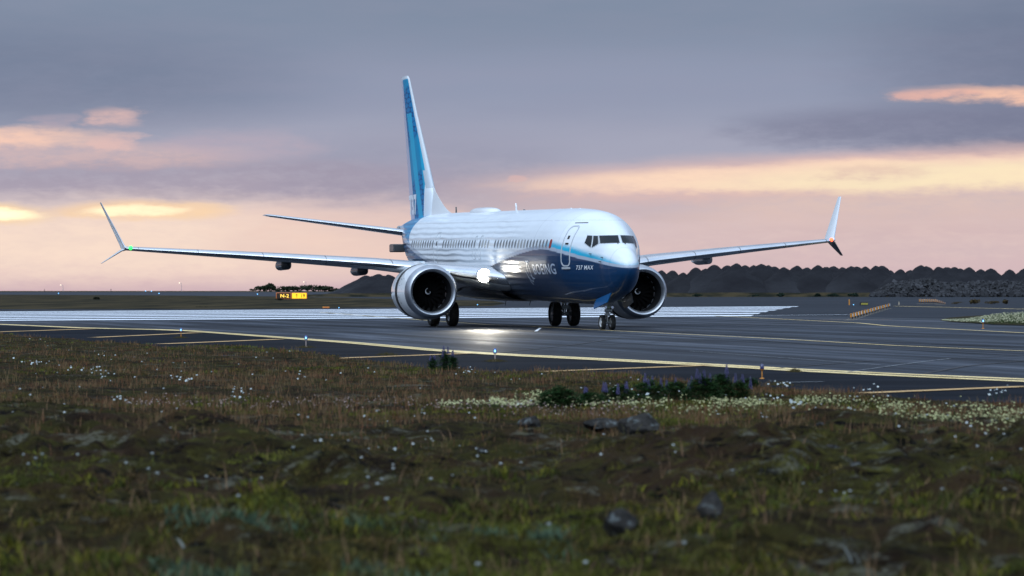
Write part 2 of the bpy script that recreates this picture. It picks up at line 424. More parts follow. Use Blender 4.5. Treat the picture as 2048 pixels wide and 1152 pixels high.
NT = np.array([(.78, 2.52), (1.5, 2.60), (2.51, 2.73), (3.86, 2.92), (4.91, 3.12), (5.7, 3.23), (6.39, 3.29), (7.4, 3.335), (8.8, 3.31), (10.93, 3.18), (12.6, 3.04), (14.38, 2.87), (15.84, 2.72), (18, 2.50), (22, 2.42), (24.5, 2.55), (26.6, 2.79), (28.85, 3.06), (30.8, 3.38), (32.5, 3.69), (34.25, 3.95), (37, 4.4), (43, 5)])
def hexdots(a, b, p, r):
    """honeycomb of discs: 1 inside a disc"""
    row = np.round(b / (p * .866)); off = (row % 2) * .5 * p
    ca = np.round((a - off) / p) * p + off; dd = np.hypot(a - ca, b - row * p * .866)
    return 1 - smoothstep(dd, r - .02, r + .03)
def livery(s, y, z):
    nt_ = np.interp(s, NT[:, 0], NT[:, 1]); c = np.tile(WHITE, (len(s), 1))
    def put(m, colr): nonlocal c; c = c * (1 - m[:, None]) + np.asarray(colr) * m[:, None]
    ct = np.interp(s, [.7, 1.56, 3.54, 4.47, 6.09, 7, 9], [2.62, 2.86, 3.24, 3.44, 3.66, 3.62, 3.50])
    dith = (vnoise(s * 60, z * 60, 5) - .5) * .04
    m = (1 - smoothstep(z, ct - .16 + dith, ct + .10 + dith)) * (1 - smoothstep(s, 5.6, 8.6) * .999) * (s < 9)
    put(m, CYAN)
    th = np.interp(s, [.7, 2, 7, 12, 20, 26, 34], [.10, .13, .15, .16, .0, .14, .25])
    gm = (1 - smoothstep(z, nt_ + th - .012, nt_ + th + .012)) * np.interp(s, [0, 9, 13, 18, 22, 26], [1, 1, .7, 0, 0, .75])
    put(gm, GREY)
    tb = np.interp(z, [3.6, 4.04, 4.32, 4.63, 5.01, 5.25, 5.45], [32.3, 32.9, 33.29, 33.57, 33.9, 34.6, 35.7])
    m = smoothstep(s, tb - .03, tb + .03)
    hx = hexdots(s*.5, z, .27, .115)
    put(m, [.0, .34, .60]); put(m * hx * .8, [.0, .15, .38])
    put(m * (1 - smoothstep(z, nt_ + .22, nt_ + .26)), [.42, .50, .62])
    nm = 1 - smoothstep(z, nt_ - .012, nt_ + .012); put(nm, NAVY)
    for sj in (1.62, 5.4, 8.9, 12.7, 16.2, 20.0, 23.9, 28.2, 31.4, 34.8): put((abs(s - sj) < .028).astype(float) * .16, [.10, .11, .13])
    for zj in (4.62, 2.05): put((abs(z - zj - PITCH*(s-14)) < .012).astype(float) * .22 * (s > 3), [.12, .13, .15])
    put(nm * smoothstep(s, 26.0, 27.5) * smoothstep(vnoise(s * 1.2, z * 9, 3), .45, .6) * .5, [.0, .12, .28])  # streaks of cyan reflection painted into the aft navy
    put(nm * smoothstep(s, 11.0, 17.0) * (1 - smoothstep(s, 24, 26)), [.03, .034, .04])     # aft of the name a dark grey reflection is painted over the navy
    return c
ss = np.concatenate([.75 + (np.linspace(0, 1, 50)) ** 2 * 2.6, np.linspace(3.39, 42.6, 880)])
AA = np.linspace(0, 2*np.pi, 300, endpoint=False)
S2, A2 = np.meshgrid(ss, AA, indexing='ij'); s_, y_, z_ = [q.ravel() for q in hull_pt(S2, A2)]
fus = mesh_ob('fuselage', lv(s_, y_, z_), grid_faces(len(ss), len(AA), True), M['livery'], air, True, colr=livery(s_, y_, z_))
def skin_patch(name, outline, off, mats, parent, side=-1, paint=False, rim=0.0, n_in=1):
    """panel lying on the skin, outline = [(s, z)] closed"""
    o = np.array(outline, float); c = o.mean(0); rings = [1.0] if not rim else [1.0, 1.0 - rim]
    k = len(o); V_ = []; F_ = []; mi = []
    lev = [(1.0, off*.0 - .004)] + [(1.0, off)] + ([(1 - rim, off)] if rim else [])
    sc_ = []
    d0 = o - c
    for (q, of) in lev:
        pts = c + d0 * q if q == 1.0 else c + d0 - np.sign(d0) * np.minimum(np.abs(d0), rim)
        V_.append(lv(*hull_y(pts[:, 0], pts[:, 1], side, of)))
    nlev = len(lev)
    for j in range(nlev - 1):
        for i in range(k): F_.append((j*k+i, j*k+(i+1) % k, (j+1)*k+(i+1) % k, (j+1)*k+i)); mi.append(1 if (j == 1 and len(mats) > 1) else (1 if len(mats) > 1 else 0))
    F_.append(tuple(range((nlev-1)*k, nlev*k))); mi.append(0)
    return mesh_ob(name, np.concatenate(V_), F_, mats, parent, False, mi)
def rrect(s0, s1, z0, z1, r, n=4):
    P = []
    for (cx, cz, a0) in ((s1-r, z1-r, 0), (s0+r, z1-r, 90), (s0+r, z0+r, 180), (s1-r, z0+r, 270)):
        for i in range(n + 1):
            a = rad(a0 + 90 * i / n); P.append((cx + r * math.cos(a), cz + r * math.sin(a)))
    return P
# cabin windows (starboard row)
wins = [6.21 + .508*i for i in range(19)] + [16.57, 17.08, 17.59, 18.1] + [19.05 + .508*i for i in range(13)] + [27.3 + .508*i for i in range(10)]
for i, s0 in enumerate(wins):
    zc = 3.545 + PITCH * (s0 - 6.2)
    m = M['red'] if i == 0 else (M['shade'] if (i*7) % 11 in (1, 4, 8) else M['cabin'])
    wo = skin_patch('window', rrect(s0 - .13, s0 + .13, zc - .19, zc + .19, .12), .012, [m, M['red'] if i == 0 else M['wframe']], fus, rim=.035)
    if i == 0: wo['label'] = 'red covered window'
    if i == 0: wo.name = 'window'
# doors: a recessed-looking outline ring with a painted leaf
def door(name, s0, s1, z0, z1, r, wd=.045, lab=None, handle=True):
    o = rrect(s0, s1, z0, z1, r, 6); o2 = []
    # refine long sides so that the ring follows the curved skin
    k = len(o)
    for i in range(k):
        a, b = np.array(o[i]), np.array(o[(i+1) % k]); n = max(1, int(np.hypot(*(b-a)) / .12))
        for j in range(n): o2.append(tuple(a + (b-a) * j / n))
    P = np.array(o2); c = P.mean(0); inn = c + (P - c) * np.array([(s1-s0-2*wd)/(s1-s0), (z1-z0-2*wd)/(z1-z0)])
    k = len(P)
    V_ = np.concatenate([lv(*hull_y(P[:, 0], P[:, 1], -1, -.004)), lv(*hull_y(P[:, 0], P[:, 1], -1, .016)), lv(*hull_y(inn[:, 0], inn[:, 1], -1, .016)), lv(*hull_y(inn[:, 0], inn[:, 1], -1, -.004))])
    F_ = [(j*k+i, j*k+(i+1) % k, (j+1)*k+(i+1) % k, (j+1)*k+i) for j in range(3) for i in range(k)]
    ob = mesh_ob(name, V_, F_, M['outline'], fus)
    if lab: ob['label'] = lab
    return ob
def on_skin(mb, s0, s1, z0, z1, off, m=0):
    """small raised plate on the skin"""
    q = [(s0, z0), (s1, z0), (s1, z1), (s0, z1)]; P = np.array(q)
    a = lv(*hull_y(P[:, 0], P[:, 1], -1, -.003)); b = lv(*hull_y(P[:, 0], P[:, 1], -1, off))
    mb.add(np.concatenate([a, b]), [(4, 5, 6, 7), (0, 1, 5, 4), (1, 2, 6, 5), (2, 3, 7, 6), (3, 0, 4, 7)], m)
door('service_door', 4.40, 5.02, 2.60, 4.28, .20, .05, 'front door with rounded pale outline')
for nm_, a_, mm_ in (('door_handle', (4.62, 4.80, 3.50, 3.56, .03), 'black'), ('door_window', (4.68, 4.80, 3.72, 3.86, .012), 'black'), ('door_sill', (4.45, 4.97, 2.50, 2.57, .05), 'outline'), ('rain_gutter', (4.2, 4.95, 4.37, 4.39, .02), 'black')):
    mb = MB(); on_skin(mb, *a_); mb.build(nm_, M[mm_], fus)
door('cabin_door', 26.15, 26.92, 2.88, 4.36, .18, .035, 'aft cabin door outlined in thin grey')
door('overwing_exit', 18.70, 19.22, 3.0, 4.07, .15, .03); door('overwing_exit', 17.72, 18.22, 3.0, 4.07, .15, .03)
mb = MB(); on_skin(mb, 26.45, 26.6, 3.72, 3.92, .015); mb.build('door_window', M['black'], fus)
# cockpit glazing, mirrored left and right
panes = [[(.66, 3.83), (.05, 3.84), (.06, 3.535), (.70, 3.525)],
         [(.81, 3.83), (.70, 3.82), (.76, 3.50), (.93, 3.365)],
         [(.955, 3.85), (.84, 3.83), (.965, 3.365), (1.08, 3.55)]]
def skin_s(y, z):
    """station at which the nose skin is y wide at height z"""
    lo, hi = .9, 9.0
    for _ in range(40):
        m_ = .5*(lo+hi); w_, t, b, zm = [float(q) for q in sec(m_)]
        H = (t-zm) if z > zm else (zm-b); f = (y/w_)**2 + ((z-zm)/H)**2
        if f > 1: lo = m_
        else: hi = m_
    return hi
def quad_patch(name, P, side, off, m, parent, grow=1.0, n=7):
    P = np.array(P); c = P.mean(0); P = c + (P-c)*grow; V_ = []
    for lay in (-.05, off):
        for i in range(n):
            for j in range(n):
                a, b = i/(n-1), j/(n-1); q = (P[0]*(1-b) + P[1]*b)*(1-a) + (P[3]*(1-b) + P[2]*b)*a; yy = max(q[0], .01)
                s = skin_s(yy, q[1]); V_.append((-(s - lay*.8), side*(q[0] + lay*(.25 + .6*min(1, yy))), q[1] + lay*.25))
    F_ = (grid_faces(n, n) + n*n).tolist()
    bd = [j for j in range(n)] + [i*n + n-1 for i in range(1, n)] + [(n-1)*n + j for j in range(n-2, -1, -1)] + [i*n for i in range(n-2, 0, -1)]
    F_ += [(bd[k], bd[(k+1) % len(bd)], bd[(k+1) % len(bd)] + n*n, bd[k] + n*n) for k in range(len(bd))]
    return mesh_ob(name, V_, F_, m, parent)
for side in (-1, 1):
    for P in panes:
        w_o = quad_patch('cockpit_window', P, side, .022, M['glass'], fus)
        fr = quad_patch('window_frame', P, side, .012, M['outline'], w_o, 1.13)
for side in (-1, 1):
    mb = MB(); q = [(-(skin_s(yy, zq) - .05), side*yy, zq) for yy, zq in ((.60, 3.545), (.14, 3.575), (.16, 3.50))]; mb.tube(q[0], q[1], .014, n=6); mb.tube(q[1], q[2], .018, n=6)
    mb.build('wiper', M['black'], fus)
# antennas, satcom dome
def lens_loft(name, mat_, parent, s0, s1, half_w, ht, z0, n=26, flat=.5):
    V_ = []; m_ = 24
    for i in range(n):
        t = i / (n-1); e = max(0.0, 1 - abs(2*t-1) ** 3.2) ** .5; s = s0 + (s1-s0)*t
        base = float(sec(s)[1]) - .25 if z0 is None else z0
        for j in range(m_):
            a = math.pi * j / (m_-1); V_.append((-s, half_w * e * math.cos(a), base + (.25 + ht * e) * math.sin(a) ** flat * (1 if e > 0 else 0)))
    return mesh_ob(name, V_, grid_faces(n, m_), mat_, parent, True)
lens_loft('antenna_dome', M['white'], fus, 22.3, 26.6, .50, .20, None)
def blade_ant(s, h, c, m_=M['white'], y=0.0):
    z = float(sec(s)[1]) - .05; mb = MB()
    V_ = []
    for (zz, cc, dx_) in ((0, c, 0), (h*.6, c*.6, c*.35), (h, c*.25, c*.75)):
        for (a, b) in ((0, 0), (.3, .035), (.7, .03), (1, 0), (.7, -.03), (.3, -.035)): V_.append((-(s + dx_ + a*cc), y + b, z + zz))
    F_ = [(j*6+i, j*6+(i+1) % 6, (j+1)*6+(i+1) % 6, (j+1)*6+i) for j in range(2) for i in range(6)] + [tuple(range(12, 18))]
    mb.add(V_, F_); mb.build('antenna', m_, fus)
blade_ant(18.6, .38, .30); blade_ant(30.2, .34, .12, M['dark']); blade_ant(17.0, .10, .5, M['dark']); blade_ant(9.3, .08, .3); blade_ant(7.9, .07, .25); blade_ant(11.0, .06, .35)
for (s0, s1, dz_) in ((12.3, 12.4, .38), (20.5, 20.62, .30), (16.2, 16.3, .22)):
    mb = MB(); z = float(sec(s0)[2]); mb.tube((-s0, 0, z + .05), (-s1 - .15, 0, z - dz_), .025, .012, n=6); mb.build('belly_antenna', M['dark'], fus)
for (s, z) in ((2.15, 2.95), (2.25, 2.78), (3.0, 3.1)):
    mb = MB(); q = hull_y(np.array([s]), np.array([z]), -1, 0); p = (-float(q[0][0]), float(q[1][0]), float(q[2][0]))
    mb.tube(p, (p[0] + .02, p[1] - .10, p[2]), .018, n=6); mb.tube((p[0] + .02, p[1] - .10, p[2]), (p[0] + .16, p[1] - .10, p[2]), .014, n=6); mb.build('pitot_probe', M['dark'], fus)
# belly fairing between the wings
V_ = []; nfa, mfa = 40, 40
for i in range(nfa):
    t = i / (nfa-1); s = 16.0 + 10.0 * t; e = math.sin(math.pi * t) ** .45 if 0 < t < 1 else 0
    w_, tt, bb, zm = [float(q) for q in sec(s)]
    for j in range(mfa):
        a = math.pi * j / (mfa - 1) ; hw = 1.55 + .62 * e; dp = .95 + .0 * e
        V_.append((-s, hw * math.cos(a), bb + .95 - (dp + .10 * e) * abs(math.sin(a)) ** .62))
mesh_ob('belly_fairing', V_, grid_faces(nfa, mfa), M['belly'], fus, True)

# ---- lettering, bent onto the skin
def text_mesh(body, size, shear=0.0, offset=0.0, space=1.0, maxe=.10, extr=0.0):
    cu = bpy.data.curves.new('lettering', 'FONT'); cu.body = body; cu.size = size; cu.shear = shear; cu.offset = offset; cu.space_character = space
    cu.resolution_u = 4
    o = bpy.data.objects.new('lettering', cu); me = o.to_mesh()
    bm = bmesh.new(); bm.from_mesh(me); o.to_mesh_clear(); bpy.data.objects.remove(o); bpy.data.curves.remove(cu)
    bmesh.ops.triangulate(bm, faces=bm.faces[:])
    for _ in range(5):
        long = [e for e in bm.edges if e.calc_length() > maxe]
        if not long: break
        bmesh.ops.subdivide_edges(bm, edges=long, cuts=1); bmesh.ops.triangulate(bm, faces=bm.faces[:])
    bmesh.ops.remove_doubles(bm, verts=bm.verts[:], dist=1e-5)
    bm.verts.index_update(); V_ = np.array([v.co[:] for v in bm.verts]); F_ = [[v.index for v in f.verts] for f in bm.faces]; bm.free()
    V_[:, 0] -= V_[:, 0].min(); V_[:, 1] -= V_[:, 1].min()
    return V_, F_
def hull_text(name, body, s_left, s_right, z0, z1, m, side=-1, shear=0.0, offset=0.0, slope=0.0):
    V_, F_ = text_mesh(body, 1.0, shear, offset, 1.12)
    x = V_[:, 0] / V_[:, 0].max(); y = V_[:, 1] / V_[:, 1].max()
    s = s_left + (s_right - s_left) * x; z = z0 + (z1 - z0) * y + slope * x
    return mesh_ob(name, lv(*hull_y(s, z, side, .012)), F_, m, fus)
hull_text('name_lettering', 'BOEING', 9.0, 5.62, 2.29, 2.73, M['letter'], offset=.016)
hull_text('type_lettering', '737 MAX', 4.03, 2.80, 2.46, 2.64, M['stripe'], shear=.35, offset=.012)
def strip(pts, wid, off=.012):
    """painted line on the skin along (s, z) points with widths"""
    P = np.array(pts, float); T_ = np.gradient(P, axis=0); T_ /= np.linalg.norm(T_, axis=1)[:, None]; N_ = np.stack([-T_[:, 1], T_[:, 0]], 1)
    W_ = np.array(wid)[:, None] / 2
    a, b = P + N_ * W_, P - N_ * W_
    V_ = np.concatenate([lv(*hull_y(a[:, 0], a[:, 1], -1, off)), lv(*hull_y(b[:, 0], b[:, 1], -1, off))]); k = len(P)
    return V_, [(i, i+1, k+i+1, k+i) for i in range(k-1)]
mb = MB()
def ellarc(cx, cz, rx, rz, a0, a1, tilt, n=28, w0=.02, w1=.07):
    pts = []; wd = []
    for i in range(n):
        t = i / (n-1); a = rad(a0 + (a1-a0)*t); x, z = rx*math.cos(a), rz*math.sin(a); c, q = math.cos(tilt), math.sin(tilt)
        pts.append((cx + x*c - z*q, cz + x*q + z*c)); wd.append(w0 + (w1-w0) * math.sin(math.pi*t))
    return pts, wd
for args in ((9.92, 2.42, .36, .44, 60, 265, -.25), (9.62, 2.46, .34, .40, -20, 150, -.25)):
    mb.add(*strip(*ellarc(*args)))
mb.add(*strip([(10.35, 2.45), (10.2, 2.2), (10.0, 2.05), (9.75, 1.98)], [.05, .07, .06, .03]))
mb.add(*strip([(9.75, 2.30), (9.62, 2.18), (9.45, 2.13), (9.2, 2.14)], [.03, .10, .07, .01]))
mb.add(*strip([(10.25, 2.20), (10.2, 2.0), (10.1, 1.88)], [.04, .08, .10]))
mb.build('emblem', M['letter'], fus)

# ---- wings
def airfoil(n=17):
    """unit chord loop: (x, z upper+) from trailing edge over the top to the nose and back"""
    x = (1 - np.cos(np.linspace(0, np.pi, n))) / 2
    t = 5 * (.2969*np.sqrt(x) - .126*x - .3516*x**2 + .2843*x**3 - .1036*x**4)
    up = np.stack([x[::-1], t[::-1]], 1); lo = np.stack([x[1:-1], -t[1:-1]], 1)
    cam_ = .02 * (1 - (2*up[:, 0]-1)**2); cam2 = .02 * (1 - (2*lo[:, 0]-1)**2)
    up[:, 1] += cam_; lo[:, 1] += cam2
    return np.concatenate([up, lo])
AF = airfoil(); NA = len(AF)
def lift(name, secs, mats, parent, smooth=True, slat=.13, cap=True, vertical=False, slat_y=None):
    """secs = [(s_le, y, z, chord, t/c, tilt)]; tilt = direction of the section's thickness (0 up, 90 sideways)"""
    V_ = []; 
    for (s, y, z, c, tc_, tl) in secs:
        zz = AF[:, 1] * c * tc_; a = rad(tl)
        V_.append(np.stack([-(s + AF[:, 0] * c), y - zz * math.sin(a), z + zz * math.cos(a)], 1))
    F_ = grid_faces(len(secs), NA, True).tolist(); mi = []
    for f in F_:
        j = f[0] % NA; x = max(AF[j, 0], AF[(j+1) % NA, 0]); mi.append(1 if (x < slat and j < 18) else 0)
    k = len(secs)
    F_.append(list(range(NA))); mi.append(0); F_.append(list(range((k-1)*NA, k*NA))[::-1]); mi.append(0)
    o = mesh_ob(name, np.concatenate(V_), F_, mats, parent, True, mi)
    o.data.set_sharp_from_angle(angle=rad(50)); return o
def wz(y, side): # height of the leading edge
    a = abs(y); return float(np.interp(a, [1.5, 3, 6, 11, 16.9], [2.12, 2.42, 2.86, 3.30, 3.76])) + .0145 * y
wing_le = lambda a: float(np.interp(a, [1.2, 2.0, 3.4, 5.2, 16.9], [14.0, 14.6, 16.35, 17.45, 23.6]))
wing_te = lambda a: float(np.interp(a, [1.2, 5.6, 16.9], [22.2, 22.4, 25.15]))
for side in (-1, 1):
    ys = [1.2, 1.7, 2.2, 2.8, 3.4, 4.2, 5.2, 6.5, 8, 10, 12, 14, 15.5, 16.9]; secs = []
    for a in ys:
        le, te = wing_le(a), wing_te(a); secs.append((le, side*a, wz(side*a, side), te - le, float(np.interp(a, [1.2, 3, 6, 16.9], [.135, .125, .118, .118])), 0))
    wing = lift('wing', secs, [M['wing'], M['slat']], air, slat=.16)
    wing['label'] = 'wing on the far side' if side > 0 else 'wing nearer the camera'
    # slat joints: thin dark gaps round the leading edge
    for a in (5.9, 8.6, 11.2, 13.9, 16.4):
        mb = MB(); le, te = wing_le(a), wing_te(a); c = te - le; tcn = .12
        js = [j for j in range(NA) if AF[j, 0] < .17 and j < 20]
        P = [(-(le + AF[j, 0]*c*1.0 - .006), side*a, wz(side*a, side) + AF[j, 1]*c*tcn*1.04) for j in js]
        Q = [(p[0] , p[1] + .022, p[2]) for p in P]
        mb.add(P + Q, [(i, i+1, len(P)+i+1, len(P)+i) for i in range(len(P)-1)]); mb.build('slat_joint', M['dark'], wing)
    # split winglet: one blade up, one down
    z0 = wz(side*16.9, side)
    up_tip = (25.25, side * 17.83, (5.62 if side < 0 else 6.13)); lo_tip = (25.0, side * 17.83, (2.85 if side < 0 else 3.30))
    def ws(t, tip, c0, c1, tl):
        q = t ** 1.0; return (23.75 + (tip[0]-23.75)*q, side*16.92 + (tip[1]-side*16.92)*t, z0 + (tip[2]-z0)*t, c0 + (c1-c0)*t, .09, tl)
    w1 = lift('winglet', [(23.6, side*16.82, z0, 1.52, .115, 0), (23.66, side*16.95, z0 + .03, 1.48, .11, side*35)] + [ws(t, up_tip, 1.42, .42, side*66) for t in (.08, .2, .4, .7, .97, 1.0)], [M['white'], M['slat']], wing, slat=.06)
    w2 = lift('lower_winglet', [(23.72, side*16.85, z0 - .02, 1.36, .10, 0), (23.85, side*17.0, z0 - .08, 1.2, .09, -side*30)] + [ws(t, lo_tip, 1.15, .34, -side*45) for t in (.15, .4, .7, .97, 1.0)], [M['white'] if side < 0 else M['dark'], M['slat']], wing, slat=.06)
    w2.name = 'winglet'; w2['label'] = 'shorter blade of the wingtip pointing down'
    # flap track fairings
    for a, ln, r in ((6.6, 3.0, .32), (9.95, 2.9, .30)):
        le, te = wing_le(a), wing_te(a); V_ = []; n_, m_ = 22, 16
        zc = wz(side*a, side) - .42
        for i in range(n_):
            t = i/(n_-1); e = min(1, (t/.10)) ** .5 * min(1, (1-t)/.42) ** .75 if 0 < t < 1 else 0.0; 
            for j in range(m_):
                q = 2*math.pi*j/m_; cq, sq = math.cos(q), math.sin(q); V_.append((-(te - 2.1 + ln*t), side*a + r*.78*e*abs(cq)**.7*(1 if cq > 0 else -1), zc - .05*t + .235*e*abs(sq)**.8*(1 if sq > 0 else -1) + .14))
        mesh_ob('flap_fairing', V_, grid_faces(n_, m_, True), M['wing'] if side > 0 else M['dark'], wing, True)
    # navigation light
    mb = MB(); mb.lathe([(-.11, 0), (-.08, .07), (0, .095), (.08, .07), (.11, 0)], (-(23.55), side*16.72, z0 + .02), 'x', 12)
    mb.build('navigation_light', M['green'] if side < 0 else M['redl'], wing, True)
    # lit landing light in the root
    if side < 0:
        yl, zl = -2.42, wz(-2.42, -1); sl = wing_le(2.42)
        mb = MB(); mb.lathe([(-.03, 0), (.03, .23), (.045, .27), (0.0, .285)], (-(sl - .04), yl, zl), 'x', 20); mb.build('landing_light', M['land'], wing, True)
        sp = bpy.data.lights.new('landing_beam', 'SPOT'); sp.energy = 4200; sp.spot_size = rad(34); sp.spot_blend = 1.0; sp.shadow_soft_size = .22; sp.color = (1, .93, .78)
        so = bpy.data.objects.new('landing_beam', sp); col.objects.link(so); so.parent = wing; so.location = (-(sl - .25), yl, zl); so.rotation_euler = Vector((1, -.22, -.016)).to_track_quat('-Z', 'Y').to_euler()
        mb = MB(); mb.lathe([(.0, .285), (.055, .295), (.0, .32), (-.12, .34)], (-(sl - .04), yl, zl), 'x', 20); mb.build('light_housing', M['slat'], wing, True)

# ---- tail
FZ = np.array([5.15, 6.5, 8.5, 10.5, 12.40, 12.58]); FL = np.array([34.15, 34.95, 36.8, 38.72, 40.42, 40.75]); FTE = np.array([40.0, 40.4, 41.0, 41.65, 42.2, 42.2])
zz = np.linspace(4.7, 12.6, 260); nchord = 150
le = np.interp(zz, np.r_[4.7, FZ], np.r_[33.8, FL]); te = np.interp(zz, np.r_[4.7, FZ], np.r_[39.8, FTE])
xs = (1 - np.cos(np.linspace(0, np.pi, nchord))) / 2
tt = 5 * (.2969*np.sqrt(xs) - .126*xs - .3516*xs**2 + .2843*xs**3 - .1036*xs**4)
VV = []; 
for q, (l_, t_, z) in enumerate(zip(le, te, zz)):
    c = t_ - l_; th = .10 * c; x = l_ + xs * c
    VV.append(np.stack([-x, -tt * th, np.full(nchord, z)], 1)); VV[-1] = np.concatenate([VV[-1], np.stack([-x[::-1][1:-1], (tt * th)[::-1][1:-1], np.full(nchord-2, z)], 1)])
nr = VV[0].shape[0]; VV = np.concatenate(VV)
S_, Y_, Z_ = -VV[:, 0], VV[:, 1], VV[:, 2]
lz = np.interp(Z_, zz, le); tz = np.interp(Z_, zz, te); xc = (S_ - lz) / (tz - lz)
cc = np.tile(np.array([.0, .26, .48]), (len(S_), 1))
def putc(m, colr):
    global cc; cc = cc * (1 - m[:, None]) + np.asarray(colr) * m[:, None]
hx = hexdots(S_*.30, Z_, .29, .125)
zone = smoothstep(np.sin(Z_ * 1.15 + S_ * .35 + .6), -.45, -.1) * smoothstep(xc, .06, .10) * (1 - smoothstep(xc, .66, .74))
putc(zone, [.0, .055, .18]); putc(zone * hx, [.0, .19, .44])
# pale sweeping figure
dg = (S_ - 37.2) - (Z_ - 7.0) * .62
putc((1 - smoothstep(abs(dg - .5) - .55, -.03, .03)) * (1 - smoothstep(Z_, 10.6, 10.65)) * .9, [.01, .42, .66])
putc((1 - smoothstep(abs(dg + 1.1) - .22, -.03, .03)) * smoothstep(Z_, 6.3, 6.4) * (Z_ < 9) * .8, [.01, .42, .66])
putc(smoothstep(xc, .735, .745), [.50, .50, .62])       # rudder: white with the sky's lilac reflection painted in
putc((abs(xc - .74) < .006).astype(float), [.10, .12, .15])
putc(1 - smoothstep(xc, .055, .06), [.58, .62, .66])      # leading edge
putc((1 - smoothstep(Z_, 12.42, 12.46)) * 0 + smoothstep(Z_, 12.42, 12.46), [.62, .66, .7])
putc(((Z_ < 6.9) & (S_ < 35.95)).astype(float), WHITE)
putc(((Z_ < 7.6) & (Z_ > 6.7) & (xc < .12)).astype(float), [.55, .60, .66])
F_ = grid_faces(len(zz), nr, True).tolist() + [list(range((len(zz)-1)*nr, len(zz)*nr))]
fin = mesh_ob('tail_fin', VV, F_, M['fin'], air, True, colr=cc); fin.data.set_sharp_from_angle(angle=rad(60))
# dorsal fillet
V_ = []; nd, md = 44, 24
for i in range(nd):
    t = i/(nd-1); s = 30.9 + 5.3*t; hz = .0 + 1.42 * max(0, t/.78) ** 1.55 if t < .78 else 1.42 + (t-.78)*3.4
    bz = float(sec(s)[1]) - .18; hw = .03 + .20*min(1, t*1.2)
    for j in range(md):
        a = math.pi*j/(md-1); r = abs(math.cos(a)) ** 2.2 * (1 if math.cos(a) > 0 else -1)
        V_.append((-s, hw * r, bz + (.17 + hz) * math.sin(a) ** 1.2))
mesh_ob('dorsal_fillet', V_, grid_faces(nd, md), M['white'], air, True)
# number painted on the fin
V_, F_ = text_mesh('737', 1.0, .12, .045, maxe=.25)
x = V_[:, 0]/V_[:, 0].max(); y = V_[:, 1]/V_[:, 1].max(); z = 5.42 + 1.05*y; s = 40.15 - 2.75*x + .40*y
lq = np.interp(z, zz, le); tq = np.interp(z, zz, te); xq = np.clip((s-lq)/(tq-lq), .01, .99)
yq = .10*(tq-lq) * np.interp(xq, xs, tt) + .012
mesh_ob('fin_number', np.stack([-s, -yq, z], 1), F_, M['stripe'], fin)
for side in (-1, 1):
    r0, r1 = (37.75, side*.55, 4.52), (41.25, side*7.25, 5.45)
    secs = [(r0[0] + (r1[0]-r0[0])*t, r0[1] + (r1[1]-r0[1])*t, r0[2] + (r1[2]-r0[2])*t, 3.1 + (1.15-3.1)*t, .11, 0) for t in (0, .25, .5, .75, .97)] + [(41.4, r1[1]*1.002, r1[2], .95, .07, 0)]
    lift('tailplane', secs, [M['wing'], M['slat']], air, slat=.12)
mb = MB(); mb.box((-36.0, -1.62, 3.72), (1.0, .62, .40)); mb.tube((-36.4, -1.2, 3.75), (-36.0, -1.0, 3.9), .12)
mb.build('tail_exhaust_box', M['dark'], air)
mb = MB(); mb.lathe([(-42.4, .10), (-42.75, .14), (-42.8, .10), (-42.4, .08)], (0, 0, 4.83), 'x', 16); mb.build('tail_exhaust', M['strut'], air, True)

